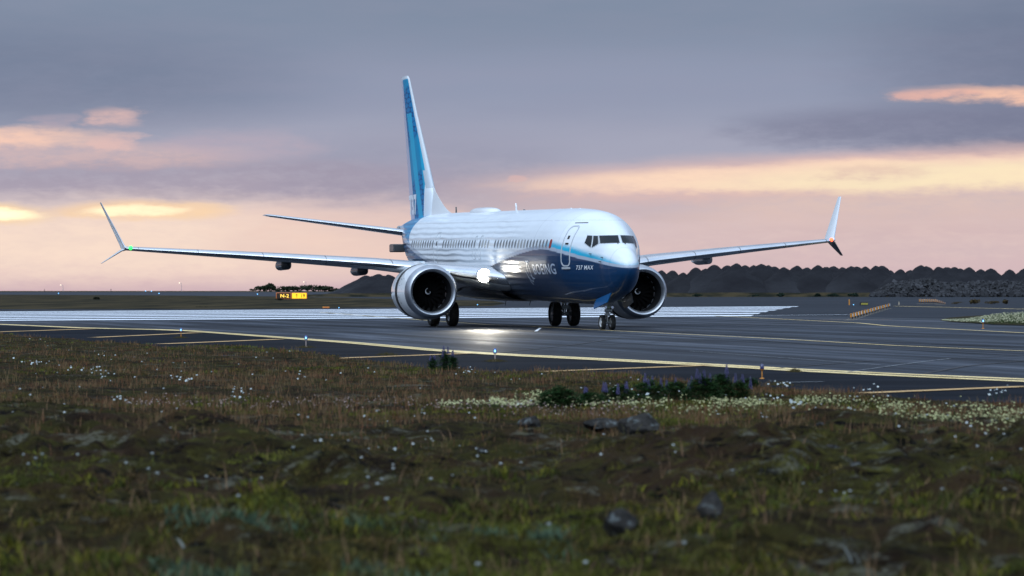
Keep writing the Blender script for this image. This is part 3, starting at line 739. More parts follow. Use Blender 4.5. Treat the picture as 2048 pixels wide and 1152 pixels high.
# ---- engines
for side in (-1, 1):
    ex, ey, ez = 14.8, side*4.78, 1.56
    en = empty('engine', (-ex, ey, ez), 0, air); en['label'] = 'engine nearer the camera' if side < 0 else 'engine on the far side'
    def pr(p): return [(-a, r) for a, r in p]
    mb = MB(); mb.lathe(pr([(.16, .87), (.08, .915), (.02, .96), (0, 1.0), (.02, 1.045), (.10, 1.095), (.22, 1.135), (.42, 1.172)]), axis='x', n=72); mb.build('inlet_lip', M['lip'], en, True)
    mb = MB(); mb.lathe(pr([(.42, 1.174), (.8, 1.215), (1.3, 1.235), (1.8, 1.225), (2.02, 1.20)]), axis='x', n=72); mb.build('fan_cowl', M['cowl'], en, True)
    mb = MB(); mb.lathe(pr([(1.66, 1.22), (1.68, 1.242), (2.12, 1.222), (2.14, 1.19), (2.26, 1.19)]), axis='x', n=72); mb.build('cowl_gap', M['black'], en, True)
    mb = MB(); mb.lathe(pr([(2.24, 1.20), (2.7, 1.19), (3.4, 1.10), (4.1, .93), (4.12, .90), (3.4, 1.0)]), axis='x', n=72); mb.build('thrust_reverser_sleeve', M['cowl'], en, True)
    mb = MB(); mb.lathe(pr([(.16, .872), (.5, .862), (1.15, .865)]), axis='x', n=72); mb.build('inlet_duct', M['liner'], en, True)
    mb = MB(); mb.lathe(pr([(3.0, .62), (4.2, .58), (5.0, .40), (5.02, .36), (5.0, .25), (5.5, .04)]), axis='x', n=36); mb.build('exhaust_nozzle', M['dark'], en, True)
    mb = MB()
    for k in range(18):
        a0 = 2*math.pi*k/18; P = []
        for i in range(8):
            r = .20 + .66*i/7; tw = .25 + .75*i/7; ch = .16 + .12*math.sin(math.pi*i/9)
            for e in (-1, 1):
                a = a0 + (e*ch*math.cos(tw)*.5)/r + .12*math.sin(i/7*3); P.append((-(1.05 + e*ch*math.sin(tw)*.5), r*math.cos(a), r*math.sin(a)))
        mb.add(P, [(2*i, 2*i+1, 2*i+3, 2*i+2) for i in range(7)])
    mb.lathe(pr([(1.25, .86), (1.26, .02)]), axis='x', n=36, m=1)
    mb.build('fan_blades', [M['blade'], M['black']], en, True)
    mb = MB(); mb.lathe(pr([(.72, 0.001), (.74, .04), (.86, .13), (1.05, .215)]), axis='x', n=28); mb.build('spinner', M['blade'], en, True)
    P = []; n_ = 30      # white spiral on the spinner
    prof_a = [.72, .74, .86, 1.05]; prof_r = [0, .04, .13, .215]
    for i in range(n_):
        t = i/(n_-1); a = side*0 + 1.2 + t*5.0; r = .035 + .12*t**.8; wd = .012 + .045*math.sin(math.pi*min(1, t*1.15 + .05))
        for e in (-1, 1):
            rr = r + e*wd*.5; P.append((-(np.interp(rr, prof_r, prof_a) - .012), rr*math.sin(a)*(1), rr*math.cos(a)))
    mesh_ob('spinner_spiral', P, [(2*i, 2*i+1, 2*i+3, 2*i+2) for i in range(n_-1)], M['stripe'], en)
    mb = MB()
    V_ = []
    for (a, zt, zb, hw) in ((1.6, 1.22, 1.0, .02), (2.3, 1.36, 1.0, .16), (3.4, 1.30, .8, .20), (5.2, 1.15, .55, .18), (6.6, 1.1, .75, .03)):
        V_ += [(-a, -hw, zt), (-a, hw, zt), (-a, hw*1.2, zb), (-a, -hw*1.2, zb)]
    mb.add(V_, grid_faces(5, 4, True).tolist() + [(0, 1, 2, 3), (16, 17, 18, 19)]); mb.build('pylon', M['cowl'], en, True)
    # nacelle strake
    mb = MB(); sgn = -side; a = rad(52)
    p = [(-.9, 1.18), (-1.9, 1.22), (-1.8, 1.42), (-1.4, 1.40)]
    V_ = [(x, sgn*r*math.sin(a), r*math.cos(a)) for x, r in p] + [(x, sgn*r*math.sin(a) + .02, r*math.cos(a) + .02) for x, r in p]
    mb.add(V_, [(0, 1, 2, 3), (7, 6, 5, 4), (0, 1, 5, 4), (1, 2, 6, 5), (2, 3, 7, 6), (3, 0, 4, 7)]); mb.build('strake', M['cowl'], en)
    # small warning marks of the cowl
    mb = MB()
    for k in range(16):
        a = rad(rng.uniform(60, 125)); x0 = -rng.uniform(.75, 1.8); r = float(np.interp(-x0, [.42, .8, 1.3, 1.8], [1.174, 1.215, 1.235, 1.225])) + .006; ln = rng.uniform(.05, .14); hh = rng.uniform(.012, .03)
        mb.add([(x0, -r*math.sin(a), r*math.cos(a)), (x0-ln, -r*math.sin(a), r*math.cos(a)), (x0-ln, -r*math.sin(a+hh), r*math.cos(a+hh)), (x0, -r*math.sin(a+hh), r*math.cos(a+hh))], [(0, 1, 2, 3)])
    mb.build('cowl_markings', M['dark'], en)

# ---- landing gear
def wheel(parent, s, y, R, wd, rim_m, out_side, deep):
    h_ = wd/2
    mb = MB(); prof = [(-h_*.72, R*.58), (-h_*.95, R*.68), (-h_, R*.82), (-h_*.86, R*.94), (-h_*.6, R*.985)]
    for g in (-.38, -.13, .13, .38): prof += [(h_*(g-.05), R), (h_*(g-.03), R*.972), (h_*(g+.03), R*.972), (h_*(g+.05), R)]
    prof += [(h_*.6, R*.985), (h_*.86, R*.94), (h_, R*.82), (h_*.95, R*.68), (h_*.72, R*.58)]
    mb.lathe(prof, (-s, y, R), 'y', 44); mb.build('tyre', M['tyre'], parent, True)
    mb = MB()
    for e in (-1, 1):
        q = [(e*h_*.74, R*.60), (e*h_*.80, R*.56), (e*h_*.62, R*.50), (e*h_*deep, R*.42), (e*h_*deep, R*.24), (e*h_*.70, R*.20), (e*h_*.78, R*.10), (e*h_*.78, .001)]
        mb.lathe(q, (-s, y, R), 'y', 32)
        for k in range(8):
            a = 2*math.pi*k/8; cx, cz = -s + R*.33*math.cos(a), R + R*.33*math.sin(a)
            mb.tube((cx, y + e*h_*deep, cz), (cx, y + e*(h_*deep + .004), cz), R*.055, m=1, n=8)
    mb.build('wheel_rim', [rim_m, M['black']], parent, True)
ng = empty('nose_gear', (0, 0, 0), 0, air)
for y in (-.205, .205): wheel(ng, 4.04, y, .315, .19, M['rim'], 0, .45)
mb = MB(); mb.tube((-4.04, -.12, .315), (-4.04, .12, .315), .055); mb.tube((-4.04, 0, .315), (-4.02, 0, .62), .05, m=1)
mb.tube((-4.02, 0, .60), (-3.98, 0, 1.55), .085); mb.tube((-4.02, 0, .62), (-4.02, 0, .68), .12); mb.tube((-4.0, 0, .95), (-4.0, 0, 1.0), .115)
mb.tube((-3.95, 0, .95), (-3.2, 0, 1.4), .045); mb.tube((-4.12, 0, .36), (-4.30, 0, .52), .03); mb.tube((-4.30, 0, .52), (-4.1, 0, .70), .03)
mb.box((-3.88, 0, .80), (.14, .30, .10)); mb.box((-3.86, 0, .93), (.12, .26, .09), 2); mb.tube((-3.80, -.14, .93), (-3.76, -.14, .93), .055, m=1); mb.tube((-3.80, .14, .93), (-3.76, .14, .93), .055, m=1)
mb.build('gear_strut', [M['strut'], M['chrome'], M['primer']], ng, True)
for side in (-1, 1):
    mb = MB(); V_ = []
    V_ = [(2.0, .40, 1.52), (3.75, .52, 1.26), (3.85, .60, .98), (3.65, .64, .86), (2.15, .52, 1.14)]
    A_ = [(-s, side*y, z) for s, y, z in V_]; B_ = [(-s, side*(y + .035), z + .006) for s, y, z in V_]; k = 5
    mb.add(A_ + B_, [tuple(range(k)), tuple(range(2*k-1, k-1, -1))] + [(i, (i+1) % k, k+(i+1) % k, k+i) for i in range(k)])
    d_ = mb.build('gear_door', M['bluedoor'] if side < 0 else M['dark'], ng)
    if side < 0: d_['label'] = 'bright blue gear door'
    mb = MB(); mb.tube((-3.3, side*.50, 1.15), (-3.7, side*.10, 1.30), .02, n=6, m=0); mb.build('door_link', M['primer'], ng)
mb = MB(); mb.box((-3.9, 0, 1.36), (1.9, .62, .18)); mb.build('wheel_well', M['black'], ng)
for side in (-1, 1):
    mg = empty('main_gear', (0, 0, 0), 0, air); mg['label'] = 'main landing gear nearer the camera' if side < 0 else 'main landing gear on the far side'
    for y in (2.42, 3.29): wheel(mg, 21.0, side*y, .56, .42, M['strut'], 0, .55)
    y = side*2.855
    mb = MB(); mb.tube((-21.0, y-.3, .56), (-21.0, y+.3, .56), .09); mb.tube((-21.0, y, .5), (-20.98, y, 1.15), .085, m=1); mb.tube((-20.98, y, 1.05), (-20.9, y + side*.1, 2.4), .135)
    mb.tube((-20.98, y, 1.3), (-20.9, side*1.6, 1.9), .06); mb.tube((-20.98, y, 1.0), (-20.2, y, 1.9), .05); mb.tube((-21.1, y, .62), (-21.42, y, .85), .035); mb.tube((-21.42, y, .85), (-21.1, y, 1.15), .035)
    mb.box((-20.8, y, .85), (.12, .36, .18)); mb.tube((-20.85, y-.12, .6), (-20.8, y-.12, 1.5), .018, n=6, m=2)
    mb.build('gear_strut', [M['strut'], M['chrome'], M['black']], mg, True)
    mb = MB(); mb.box((-21.0, y + side*.62, 1.55), (1.0, .05, .95), rot=Matrix.Rotation(side*-.12, 4, 'X')); mb.build('gear_door', M['dark'], mg)
# ================================================================== the ground and its markings
def sheet(name, pts, z, m, kind='structure'):
    """flat polygon; pts on the ground"""
    me_v = [(x, y, z) for x, y in pts]
    return tag(mesh_ob(name, me_v, [tuple(range(len(pts)))], m), kind=kind)
sheet('ground', [(-12000, 5), (12000, 5), (12000, 14000), (-12000, 14000)], -.7, M['farground'])
G = lambda u, v: ground(u, v)
# runway and taxiway pavement
sheet('runway', [(-150, 84), (-40, 84), (160, 84), (330, 850), (-60, 850), (-100, 640), (-330, 640), (-330, 250)], -.004, M['runway'])
sheet('far_pavement', [(-900, 1250), (-40, 600), (60, 600), (400, 850), (500, 3400), (-1500, 3400)], -.012, M['farpave'])
P = [G(-60, 656), G(400, 646), G(800, 634), G(1450, 632), G(1700, 640), G(2300, 652), G(2500, 1400), (-3, 16), G(-400, 900)]
edge = [(-700, 655), (-60, 649), (171, 656.2), (359, 660.3), (547, 674), (700, 685.2), (890, 702.2), (993, 708.4), (1300, 723.7), (1420, 730), (1665, 744), (2048, 760.5), (2500, 781)]
sheet('taxiway', [G(-700, 652.5)] + [G(u, v) for u, v in edge[1:]] + [G(2500, 660), G(2048, 640), G(1700, 634), G(1450, 631.5), G(900, 635.5), G(0, 643), G(-700, 648)], .004, M['asphalt'])
near_e = [(-700, 668), (-100, 672), (0, 674), (200, 690), (330, 701), (480, 701), (620, 716), (700, 728), (800, 737), (870, 750), (950, 756), (1150, 762), (1250, 768), (1380, 784), (1500, 796), (1620, 806), (1800, 822), (2048, 842), (2500, 880)]
sheet('shoulder', [G(u, v - .3) for u, v in edge] + [G(u, v) for u, v in near_e[::-1]], 0.0, M['shoulder'])
far_pts = [G(-1500, 617), G(0, 618.5), G(500, 617.6), G(780, 614.5), G(985, 612.0), G(1012, 606.5), G(985, 601.5), G(800, 598), G(560, 593), G(300, 590.6), G(0, 589.2), G(-1500, 588.5)]
sheet('grass_strip', far_pts, .008, M['fargrass'])
def line(name, pts, wid, m, z=.010):
    P = np.array([G(u, v) for u, v in pts]); 
    # resample smoothly
    t = np.r_[0, np.cumsum(np.hypot(*np.diff(P, axis=0).T))]; n = max(2, int(t[-1] / 4)); q = np.linspace(0, t[-1], n)
    P = np.stack([np.interp(q, t, P[:, 0]), np.interp(q, t, P[:, 1])], 1)
    T_ = np.gradient(P, axis=0); T_ /= np.linalg.norm(T_, axis=1)[:, None]; N_ = np.stack([-T_[:, 1], T_[:, 0]], 1)
    a, b = P + N_ * wid/2, P - N_ * wid/2; k = len(P)
    V_ = np.concatenate([np.c_[a, np.full(k, z)], np.c_[b, np.full(k, z)]])
    return tag(mesh_ob(name, V_, [(i, k+i, k+i+1, i+1) for i in range(k-1)], m), kind='structure')
E0 = [(-120, 645.5), (0, 648.7), (171, 656.2), (359, 660.3), (547, 674), (700, 685.2), (890, 702.2), (993, 708.4), (1300, 723.7), (1420, 730), (1665, 744), (2048, 760.5), (2300, 771)]
def off_line(pts, d):   # offset in metres away from the camera
    return [(u, 580.8 + F_PX*CAM_H/(F_PX*CAM_H/(v-580.8) + d)) for u, v in pts]
line('edge_line', off_line(E0, .50), .40, M['myellow']); line('edge_line', off_line(E0, -.95), .40, M['myellow'])
line('shoulder_line', [(-60, 666), (0, 664.4), (184, 658)], .5, M['mworn'], .014)
line('shoulder_line', [(186, 675.6), (396, 665.9)], .45, M['mworn'], .014)
line('shoulder_line', [(322, 688.6), (560, 679)], .45, M['mworn'], .014)
line('shoulder_line', [(656, 718), (945, 707.3)], .40, M['mworn'], .014)
line('shoulder_line', [(1082, 744.2), (1417, 731.5)], .36, M['mworn'], .014)
line('shoulder_line', [(1722, 787.5), (2048, 774.2), (2200, 768)], .36, M['mworn'], .014)
line('centre_line', [(640, 625), (812, 637.8), (879, 643), (977, 649.8), (1082, 654.2), (1191, 660.3), (1300, 665.6), (1555, 678.3), (1811, 693), (2048, 702.8), (2300, 713)], .16, M['myellow'], .015)
line('lead_off_line', [(1430, 632), (1560, 638.5), (1719, 646.5), (1775, 652.4), (2048, 666.3), (2300, 678)], .22, M['myellow'], .016)
line('yellow_line', [(1640, 639.6), (1785, 639.2)], .28, M['mworn'], .016)
line('yellow_line', [(1790, 612.3), (2048, 618.4), (2300, 624)], .6, M['myellow'], .016)
line('white_line', [(1508, 631.2), (1700, 629.3)], .5, M['mwhite'], .008)
line('thin_line', [(1690, 746), (1780, 733), (1900, 718)], .05, M['mthin'], .016); line('thin_line', [(1188/1.0*0 + 1071.5, 663.5), (1081, 656.5)], .12, M['stripe'], .018)
line('thin_line', [(1552, 766.5), (1646, 764.8)], .10, M['mthin'], .016); line('thin_line', [(1380, 703), (1560, 716), (1760, 731)], .05, M['mthin'], .016)
M['seal'] = mat('crack_sealant', (.006, .006, .007), .6)
for pts_ in ([(1210, 690), (1500, 676), (1900, 672)], [(560, 668), (800, 664), (1000, 661)], [(1000, 706), (1150, 690), (1240, 676)], [(1560, 737), (1820, 716), (2048, 712)], [(-20, 652), (250, 651), (520, 655)], [(1850, 748), (1960, 728), (2048, 722)], [(700, 650), (1300, 647), (1700, 653)]):
    line('crack_seal', pts_, .10, M['seal'], .013)
M['rubber'] = noisy(mat('tyre_rubber_marks', (.015, .016, .02), .6, spec=.1), (.010, .012, .016), (.032, .038, .050), (.05, .3, 1), 1.0, .4, .6)
for dd in (-2.9, 2.6, 3.3):
    line('tyre_marks', off_line([(879, 643), (977, 649.8), (1082, 654.2), (1191, 660.3), (1300, 665.6), (1555, 678.3), (1811, 693), (2048, 702.8)], dd*2.2), .38, M['rubber'], .0125)
# threshold bars
L0, L1 = (641.6, 622.2), (632.2, 611.8)
nb = 7
for i in range(nb):
    t0 = (i) / nb; t1 = (i + .50) / nb
    # equal spacing on the ground between the near and the far side
    def vv(a, b, t): ya, yb = 1/(a-580.8), 1/(b-580.8); return 580.8 + 1/(ya + (yb-ya)*t)
    ue = [1502, 1516, 1532, 1549, 1563, 1577, 1592][i]
    a0, a1, b0, b1 = vv(*L0, t0), vv(*L0, t1), vv(*L1, t0), vv(*L1, t1)
    ul = -330
    sl0, sl1 = (b0-a0)/1500, (b1-a1)/1500
    tag(mesh_ob('threshold_bar', [(*G(ul, a0 + sl0*ul), .006), (*G(ue, b0), .006), (*G(ue + 6, b1), .006), (*G(ul, a1 + sl1*ul), .006)], [(0, 1, 2, 3)], M['mwhite']), kind='structure')

# ------------------------------------------------------------------ near field: rough heath between the photographer and the pavement
Ub = np.array([-900, -100, 0, 120, 200, 330, 480, 560, 620, 700, 800, 870, 950, 1050, 1150, 1250, 1380, 1500, 1620, 1700, 1800, 1900, 2048, 2300, 3000])
Vb = np.array([660, 666, 668, 674, 683, 693, 692, 700, 707, 718, 726, 737, 741, 742, 745, 750, 762, 772, 781, 786, 793, 800, 809, 824, 860])
MOUNDS = [(40, 838, .46, 1.1, 1.8), (190, 862, .24, 1.1, 1.2), (-40, 800, .25, 2.0, 2.5), (1750, 985, .10, .9, .8), (1500, 975, .09, .8, .7), (950, 1040, .08, .6, .6), (1150, 905, .10, 1.1, 1.0), (1330, 930, .10, .9, .8),
          (1900, 905, .10, 1.3, 1.0), (1950, 1060, .10, .6, .6), (600, 930, .09, 1.4, 1.0), (340, 965, .08, 1.0, .8), (1640, 925, .12, .9, .7), (420, 905, .10, 1.3, .9), (1550, 1040, .07, .5, .5)]
MG = [(*ground(u, v), h, a, b) for u, v, h, a, b in MOUNDS]
def y_edge(u): return F_PX * CAM_H / (np.interp(u, Ub, Vb) + (fbm(u*.012, u*0, 11, 4) - .5)*9 - 580.8)
def terrain_z(x, y):
    d = smoothstep(y_edge(1024 + F_PX * x / y) - y, -.5, 9.0)
    rocky = smoothstep(fbm(x*.22 + 3, y*.16, 21, 3), .42, .62)
    h = (fbm(x*.55, y*.42, 1, 3) - .5) * .36 + (fbm(x*1.7, y*1.1, 2, 3) - .5) * .26 * (.6 + rocky) + (fbm(x*6, y*5, 3, 3) - .5) * .08 + smoothstep(fbm(x*1.2+7, y*.75, 8, 2), .5, .72) * .10
    h = h + rocky * np.abs(fbm(x*1.1, y*.9, 31, 3) - .5) * .30 + (.5 - np.abs(fbm(x*1.9+2, y*1.25, 33, 3) - .5)*2.2) * .13
    for gx, gy, hh, a, b in MG: h = h + hh * np.exp(-((x-gx)/a)**2 - ((y-gy)/b)**2)
    h = h * (1 - .80*smoothstep(y, 30, 47))
    near = smoothstep(y, 14, 30)
    zt = (h - .0) * d * (.45 + .55*near) + .012
    return np.where(d < .75, np.maximum(zt, .008 + .02*d), zt)
nu, nd = 760, 620
uu = np.linspace(-520, 2560, nu); tq = np.linspace(0, 1, nd)
Yn = 15.5; ye = y_edge(uu)
# equal steps in apparent height, so near ground is finely meshed
inv = (1/Yn)[None] if False else None
YY = 1 / (1/Yn + (1/ye[None, :] - 1/Yn) * tq[:, None]); XX = (uu[None, :] - 1024) / F_PX * YY
ZZ = terrain_z(XX, YY); ZZ[-1] = -.02
def heath():
    m = mat('heath_ground', (.03, .03, .015), .95, spec=.04); b = bsdf(m); t = m.node_tree; v = objvec()
    a = noise_tex(v, .5, 5, .62); b2 = noise_tex(v, 1.15, 7, .68, .6); c3 = noise_tex(v, 3.6, 6, .72, .8); c4 = noise_tex(v, 19.0, 5, .75); e5 = noise_tex(scaled(v, (1, 1, 3)), 2.1, 6, .7, 1.2)
    c = mixc(sstep(b2, .40, .60), (.016, .010, .006), (.040, .037, .010))
    c = mixc(sstep(a, .47, .60) * .75, c, (.042, .024, .014))
    c = mixc(sstep(c3, .53, .66) * .8, c, (.085, .080, .016))
    c = mixc(sstep(e5, .47, .38), c, (.0035, .003, .0025))  # near-black patches painted in for the shade of hollows
    pale = sstep(noise_tex(v, 1.35, 8, .75, .9), .555, .63) * sstep(c4, .38, .56)
    c = mixc(pale * .85, c, (.135, .135, .105))
    c = mixc(sstep(c4, .52, .72) * .5, c, (.070, .058, .026))
    t.links.new(c, b.inputs['Base Color']); bump(b, c3 + c4 * .6 + e5, 1.0, .09)
    return m
M['heath'] = heath()
tag(mesh_ob('heath_ground', np.stack([XX, YY, ZZ], -1).reshape(-1, 3), grid_faces(nd, nu), M['heath'], None, True), kind='structure')

# ---- vegetation colours live in an attribute; the turf's also holds painted shade
def veg_mat(name, rough=.8, trans=.0):
    m = mat(name, rough=rough, spec=.1); b = bsdf(m); a = m.node_tree.nodes.new('ShaderNodeAttribute'); a.attribute_name = 'paint'
    m.node_tree.links.new(a.outputs['Color'], b.inputs['Base Color']); return m
M['veg'] = veg_mat('vegetation'); M['petal'] = veg_mat('petals', .7)
def scatter(n, vmin=None, u0=-60, u1=2110, power=1.0):
    """random ground points, spread evenly over the view"""
    u = rng.uniform(u0, u1, n); t = rng.uniform(0, 1, n) ** power; ye_ = y_edge(u); y = 1 / (1/17.5 + (1/(ye_ + .1) - 1/17.5) * t)
    x = (u - 1024) / F_PX * y; return x, y
def blades(name, x, y, h, wd, lean, colr, per, spread, label=None, m=None, mid=.55):
    n = len(x); N = n * per
    bx = np.repeat(x, per) + rng.normal(0, 1, N) * np.repeat(spread, per); by = np.repeat(y, per) + rng.normal(0, 1, N) * np.repeat(spread, per)
    bz = terrain_z(bx, by) - .01; hh = np.repeat(h, per) * rng.uniform(.55, 1.15, N); ww = np.repeat(wd, per) * rng.uniform(.7, 1.3, N)
    a = rng.uniform(0, 2*np.pi, N); la = rng.uniform(0, 2*np.pi, N); ll = hh * np.repeat(lean, per) * rng.uniform(.3, 1.4, N)
    cx, cy = np.cos(a)*ww/2, np.sin(a)*ww/2; lx, ly = np.cos(la)*ll, np.sin(la)*ll
    v = np.empty((N, 5, 3))
    v[:, 0] = np.stack([bx-cx, by-cy, bz], 1); v[:, 1] = np.stack([bx+cx, by+cy, bz], 1)
    v[:, 2] = np.stack([bx+cx*.8+lx*.35, by+cy*.8+ly*.35, bz+hh*mid], 1); v[:, 3] = np.stack([bx-cx*.8+lx*.35, by-cy*.8+ly*.35, bz+hh*mid], 1)
    v[:, 4] = np.stack([bx+lx, by+ly, bz+hh], 1)
    i0 = np.arange(N)*5
    f = np.concatenate([np.stack([i0, i0+1, i0+2], 1), np.stack([i0, i0+2, i0+3], 1), np.stack([i0+3, i0+2, i0+4], 1)])
    c = np.repeat(np.repeat(colr, per, axis=0) * rng.uniform(.7, 1.35, (N, 1)), 5, axis=0)
    return tag(mesh_ob(name, v.reshape(-1, 3), f, m or M['veg'], None, False, colr=c), label, kind='stuff')
def pal(k, cols):
    cols = np.array(cols); return cols[k]
# low turf
x, y = scatter(42000)
mz = fbm(x*.45, y*.30, 41, 4); mr = fbm(x*.9+9, y*.5, 42, 4); u_ = 1024 + F_PX*x/y; v_ = 580.8 + F_PX*CAM_H/y
redness = smoothstep(mr, .38, .58) * (.25 + .75*smoothstep(y, 34, 55))
c = (1-redness)[:, None] * np.array([.042, .032, .009]) + redness[:, None] * np.array([.070, .036, .018])
gr = smoothstep(mz, .56, .68)[:, None]; c = c*(1-gr) + gr*np.array([.050, .054, .008])
dk = smoothstep(mz, .49, .40)[:, None]; c = c*(1-dk*.8) + dk*.8*np.array([.010, .009, .005]); c = c * 1.25 * np.exp(rng.normal(0, .42, (len(x), 1)))  # dk: shadow streaks between hummocks, painted as dark turf patches
midz = smoothstep(y, 23, 26) * (1 - smoothstep(y, 36, 42))
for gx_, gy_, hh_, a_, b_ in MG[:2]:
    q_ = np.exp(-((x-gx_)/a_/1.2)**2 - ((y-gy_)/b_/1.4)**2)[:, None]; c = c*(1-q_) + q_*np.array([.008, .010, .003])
keep = rng.uniform(0, 1, len(x)) < (.30 + .70*smoothstep(fbm(x*1.3, y*.8, 51, 3), .42, .56)) * (1 - .62*midz)
x, y, c, mz = x[keep], y[keep], c[keep], mz[keep]
hgt = (.020 + .032 * smoothstep(mz, .4, .65)) * (1 + .25*smoothstep(y, 30, 60)); 
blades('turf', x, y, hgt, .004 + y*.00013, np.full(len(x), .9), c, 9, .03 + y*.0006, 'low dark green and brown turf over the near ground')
# tall red-brown sorrel and dry grass in the middle distance
x, y = scatter(22000, power=.55); mr = fbm(x*.5+9, y*.3, 42, 4); k = (rng.uniform(0, 1, len(x)) < (smoothstep(mr, .40, .60)*.8 + .05)*smoothstep(y, 30, 50)) & (y > 26)
x, y = x[k], y[k]; r_ = rng.uniform(0, 1, (len(x), 1)); c = (1-r_)*np.array([.130, .056, .030]) + r_*np.array([.150, .108, .058])
blades('dry_grass', x, y, np.full(len(x), .14) * rng.uniform(.4, 1.1, len(x)), .003 + y*.00008, np.full(len(x), .35), c, 6, .05 + y*.0004, 'thin reddish brown dry grass', mid=.7)
# lush bright moss-green and blue-green leaves close to the camera
x, y = scatter(5200, power=1.0); v_ = 580.8 + F_PX*CAM_H/y; mg_ = fbm(x*1.5+4, y*.9, 61, 3); k = (v_ > 985) & (mg_ > .50); x, y, v_ = x[k], y[k], v_[k]; u_ = 1024+F_PX*x/y
bl = ((v_ > 1060) & (u_ < 1150) & (u_ > 330))[:, None] * smoothstep(fbm(x*2.5, y*2, 62, 3), .38, .55)[:, None]
c = (1-bl)*np.array([[.11, .105, .012], [.038, .042, .008], [.028, .034, .008], [.070, .046, .020], [.055, .066, .010]])[rng.integers(0, 5, len(x))] + bl*np.array([.050, .080, .050])
blades('leafy_plants', x, y, rng.uniform(.05, .10, len(x)), np.full(len(x), .013), np.full(len(x), .9), c, 14, np.full(len(x), .05), 'soft green leafy plants nearest the camera')
# taller single stalks
x, y = scatter(1700, power=.9); k = (y < 50) & ((y < 25) | (rng.uniform(0, 1, len(y)) < .3)); x, y = x[k], y[k]
c = np.where(rng.uniform(0, 1, (len(x), 1)) < .5, np.array([[.17, .105, .060]]), np.array([[.090, .080, .026]]))
blades('grass_stalks', x, y, rng.uniform(.10, .22, len(x)), .004 + y*.00012, np.full(len(x), .5), c, 2, np.full(len(x), .05), 'pale stalks standing above the turf')
# long arching pale blades near the front
def arcs(u, v, n, h, colr, spread=.03, lean=.6):
    gx, gy = ground(u, v); mb_v = []; mb_f = []; k0 = 0
    for i in range(n):
        bx, by = gx + rng.normal(0, spread), gy + rng.normal(0, spread*2); bz = float(terrain_z(np.array([bx]), np.array([by]))[0]) - .01; a = rng.normal(0, .5) + (math.pi if rng.uniform() < .8 else 0); hh = h*rng.uniform(.6, 1.1)
        for j in range(7):
            t = j/6; r = lean*hh*t**1.6; z = hh*(t - .35*t*t)*1.3; wv = .007*(1 - t*.85)
            mb_v += [(bx + math.cos(a)*r - math.sin(a)*wv, by + math.sin(a)*r - wv, bz + z), (bx + math.cos(a)*r + math.sin(a)*wv + wv, by + math.sin(a)*r + wv, bz + z)]
        mb_f += [(k0+2*j, k0+2*j+1, k0+2*j+3, k0+2*j+2) for j in range(6)]; k0 += 14
    return mb_v, mb_f
mt_blade = mat('pale_blade', (.16, .18, .17), .6)
for (u, v, n, h, lab) in ((372, 1112, 5, .14, 'arching pale grass blades leaning left near the front edge'), (415, 1100, 3, .12, 'small pair of arching pale blades right of the taller ones'), (1700, 1150, 3, .20, 'dry bent grass blades at the bottom edge right of centre'), (1985, 1085, 3, .16, 'two dry grass blades at the right end of the foreground')):
    V_, F_ = arcs(u, v, n, h, None); o = mesh_ob('grass_tuft', V_, F_, mt_blade); tag(o, lab, 'grass tuft')
# ---- small flowers (countless): a stem and a tilted head of petals each
def flowers(name, x, y, h, r, colr, label):
    n = len(x); z = terrain_z(x, y); k = 6; N = n
    px = x + rng.normal(0, .01, n); py = y; pz = z + h
    a = np.linspace(0, 2*np.pi, k, endpoint=False); tl = rng.uniform(.2, .9, n)
    V_ = np.empty((n, k + 1 + 3, 3)); V_[:, 0] = np.stack([px, py, pz + r*.25], 1)
    for j in range(k):
        rr = r * (1 + .25*np.sin(3*a[j] + x*50)); V_[:, 1+j] = np.stack([px + rr*np.cos(a[j]), py + rr*np.sin(a[j])*np.cos(tl), pz + rr*np.sin(a[j])*np.sin(tl)], 1)
    wd = .0012 + y*.00004; V_[:, k+1] = np.stack([x-wd, y, z-.01], 1); V_[:, k+2] = np.stack([x+wd, y, z-.01], 1); V_[:, k+3] = np.stack([px, py, pz], 1)
    i0 = np.arange(n)*(k+4); F_ = [np.stack([i0, i0+1+j, i0+1+(j+1) % k], 1) for j in range(k)] + [np.stack([i0+k+1, i0+k+2, i0+k+3], 1)]
    c = np.repeat(colr[:, None, :], k+4, axis=1).copy(); c[:, k+1:] = (.03, .045, .015)
    return tag(mesh_ob(name, V_.reshape(-1, 3), np.concatenate(F_), M['petal'], None, False, colr=c.reshape(-1, 3)), label, kind='stuff')
def in_px(u, v): return F_PX*CAM_H/(v-580.8)
def pxpts(n, uf, vf):
    u = uf(n); v = vf(n, u); y = in_px(u, v); return (u-1024)/F_PX*y, y
def band_v(path, wd):
    pu = [p[0] for p in path]; pv = [p[1] for p in path]
    return lambda n, u: np.interp(u, pu, pv) + rng.normal(0, 1, n) * np.interp(u, pu, wd)
x, y = pxpts(3000, lambda n: rng.choice([0, 1, 2], n, p=[.16, .56, .28]) * 0 + np.where(rng.uniform(0, 1, n) < .16, rng.uniform(980, 1110, n), rng.uniform(1330, 2070, n)),
            band_v([(880, 818), (980, 812), (1080, 806), (1330, 818), (1500, 826), (1650, 822), (1750, 832), (1900, 842), (2060, 860)], [2, 4, 5, 9, 9, 7, 10, 14, 18]))
k = rng.uniform(0, 1, len(x)) < smoothstep(fbm(x*2.2, y*.9, 71, 3), .42, .56); x, y = x[k], y[k]
c = np.array([.36, .36, .18])[None] * rng.uniform(.35, 1.0, (len(x), 1))
flowers('cream_flowers', x, y, rng.uniform(.05, .12, len(x)), rng.uniform(.008, .017, len(x)), c, 'drift of tiny cream flowers before the taxiway edge')
x, y = pxpts(420, lambda n: rng.uniform(880, 1330, n), band_v([(880, 819), (1000, 816), (1160, 815), (1330, 822)], [2, 3, 4, 6]))
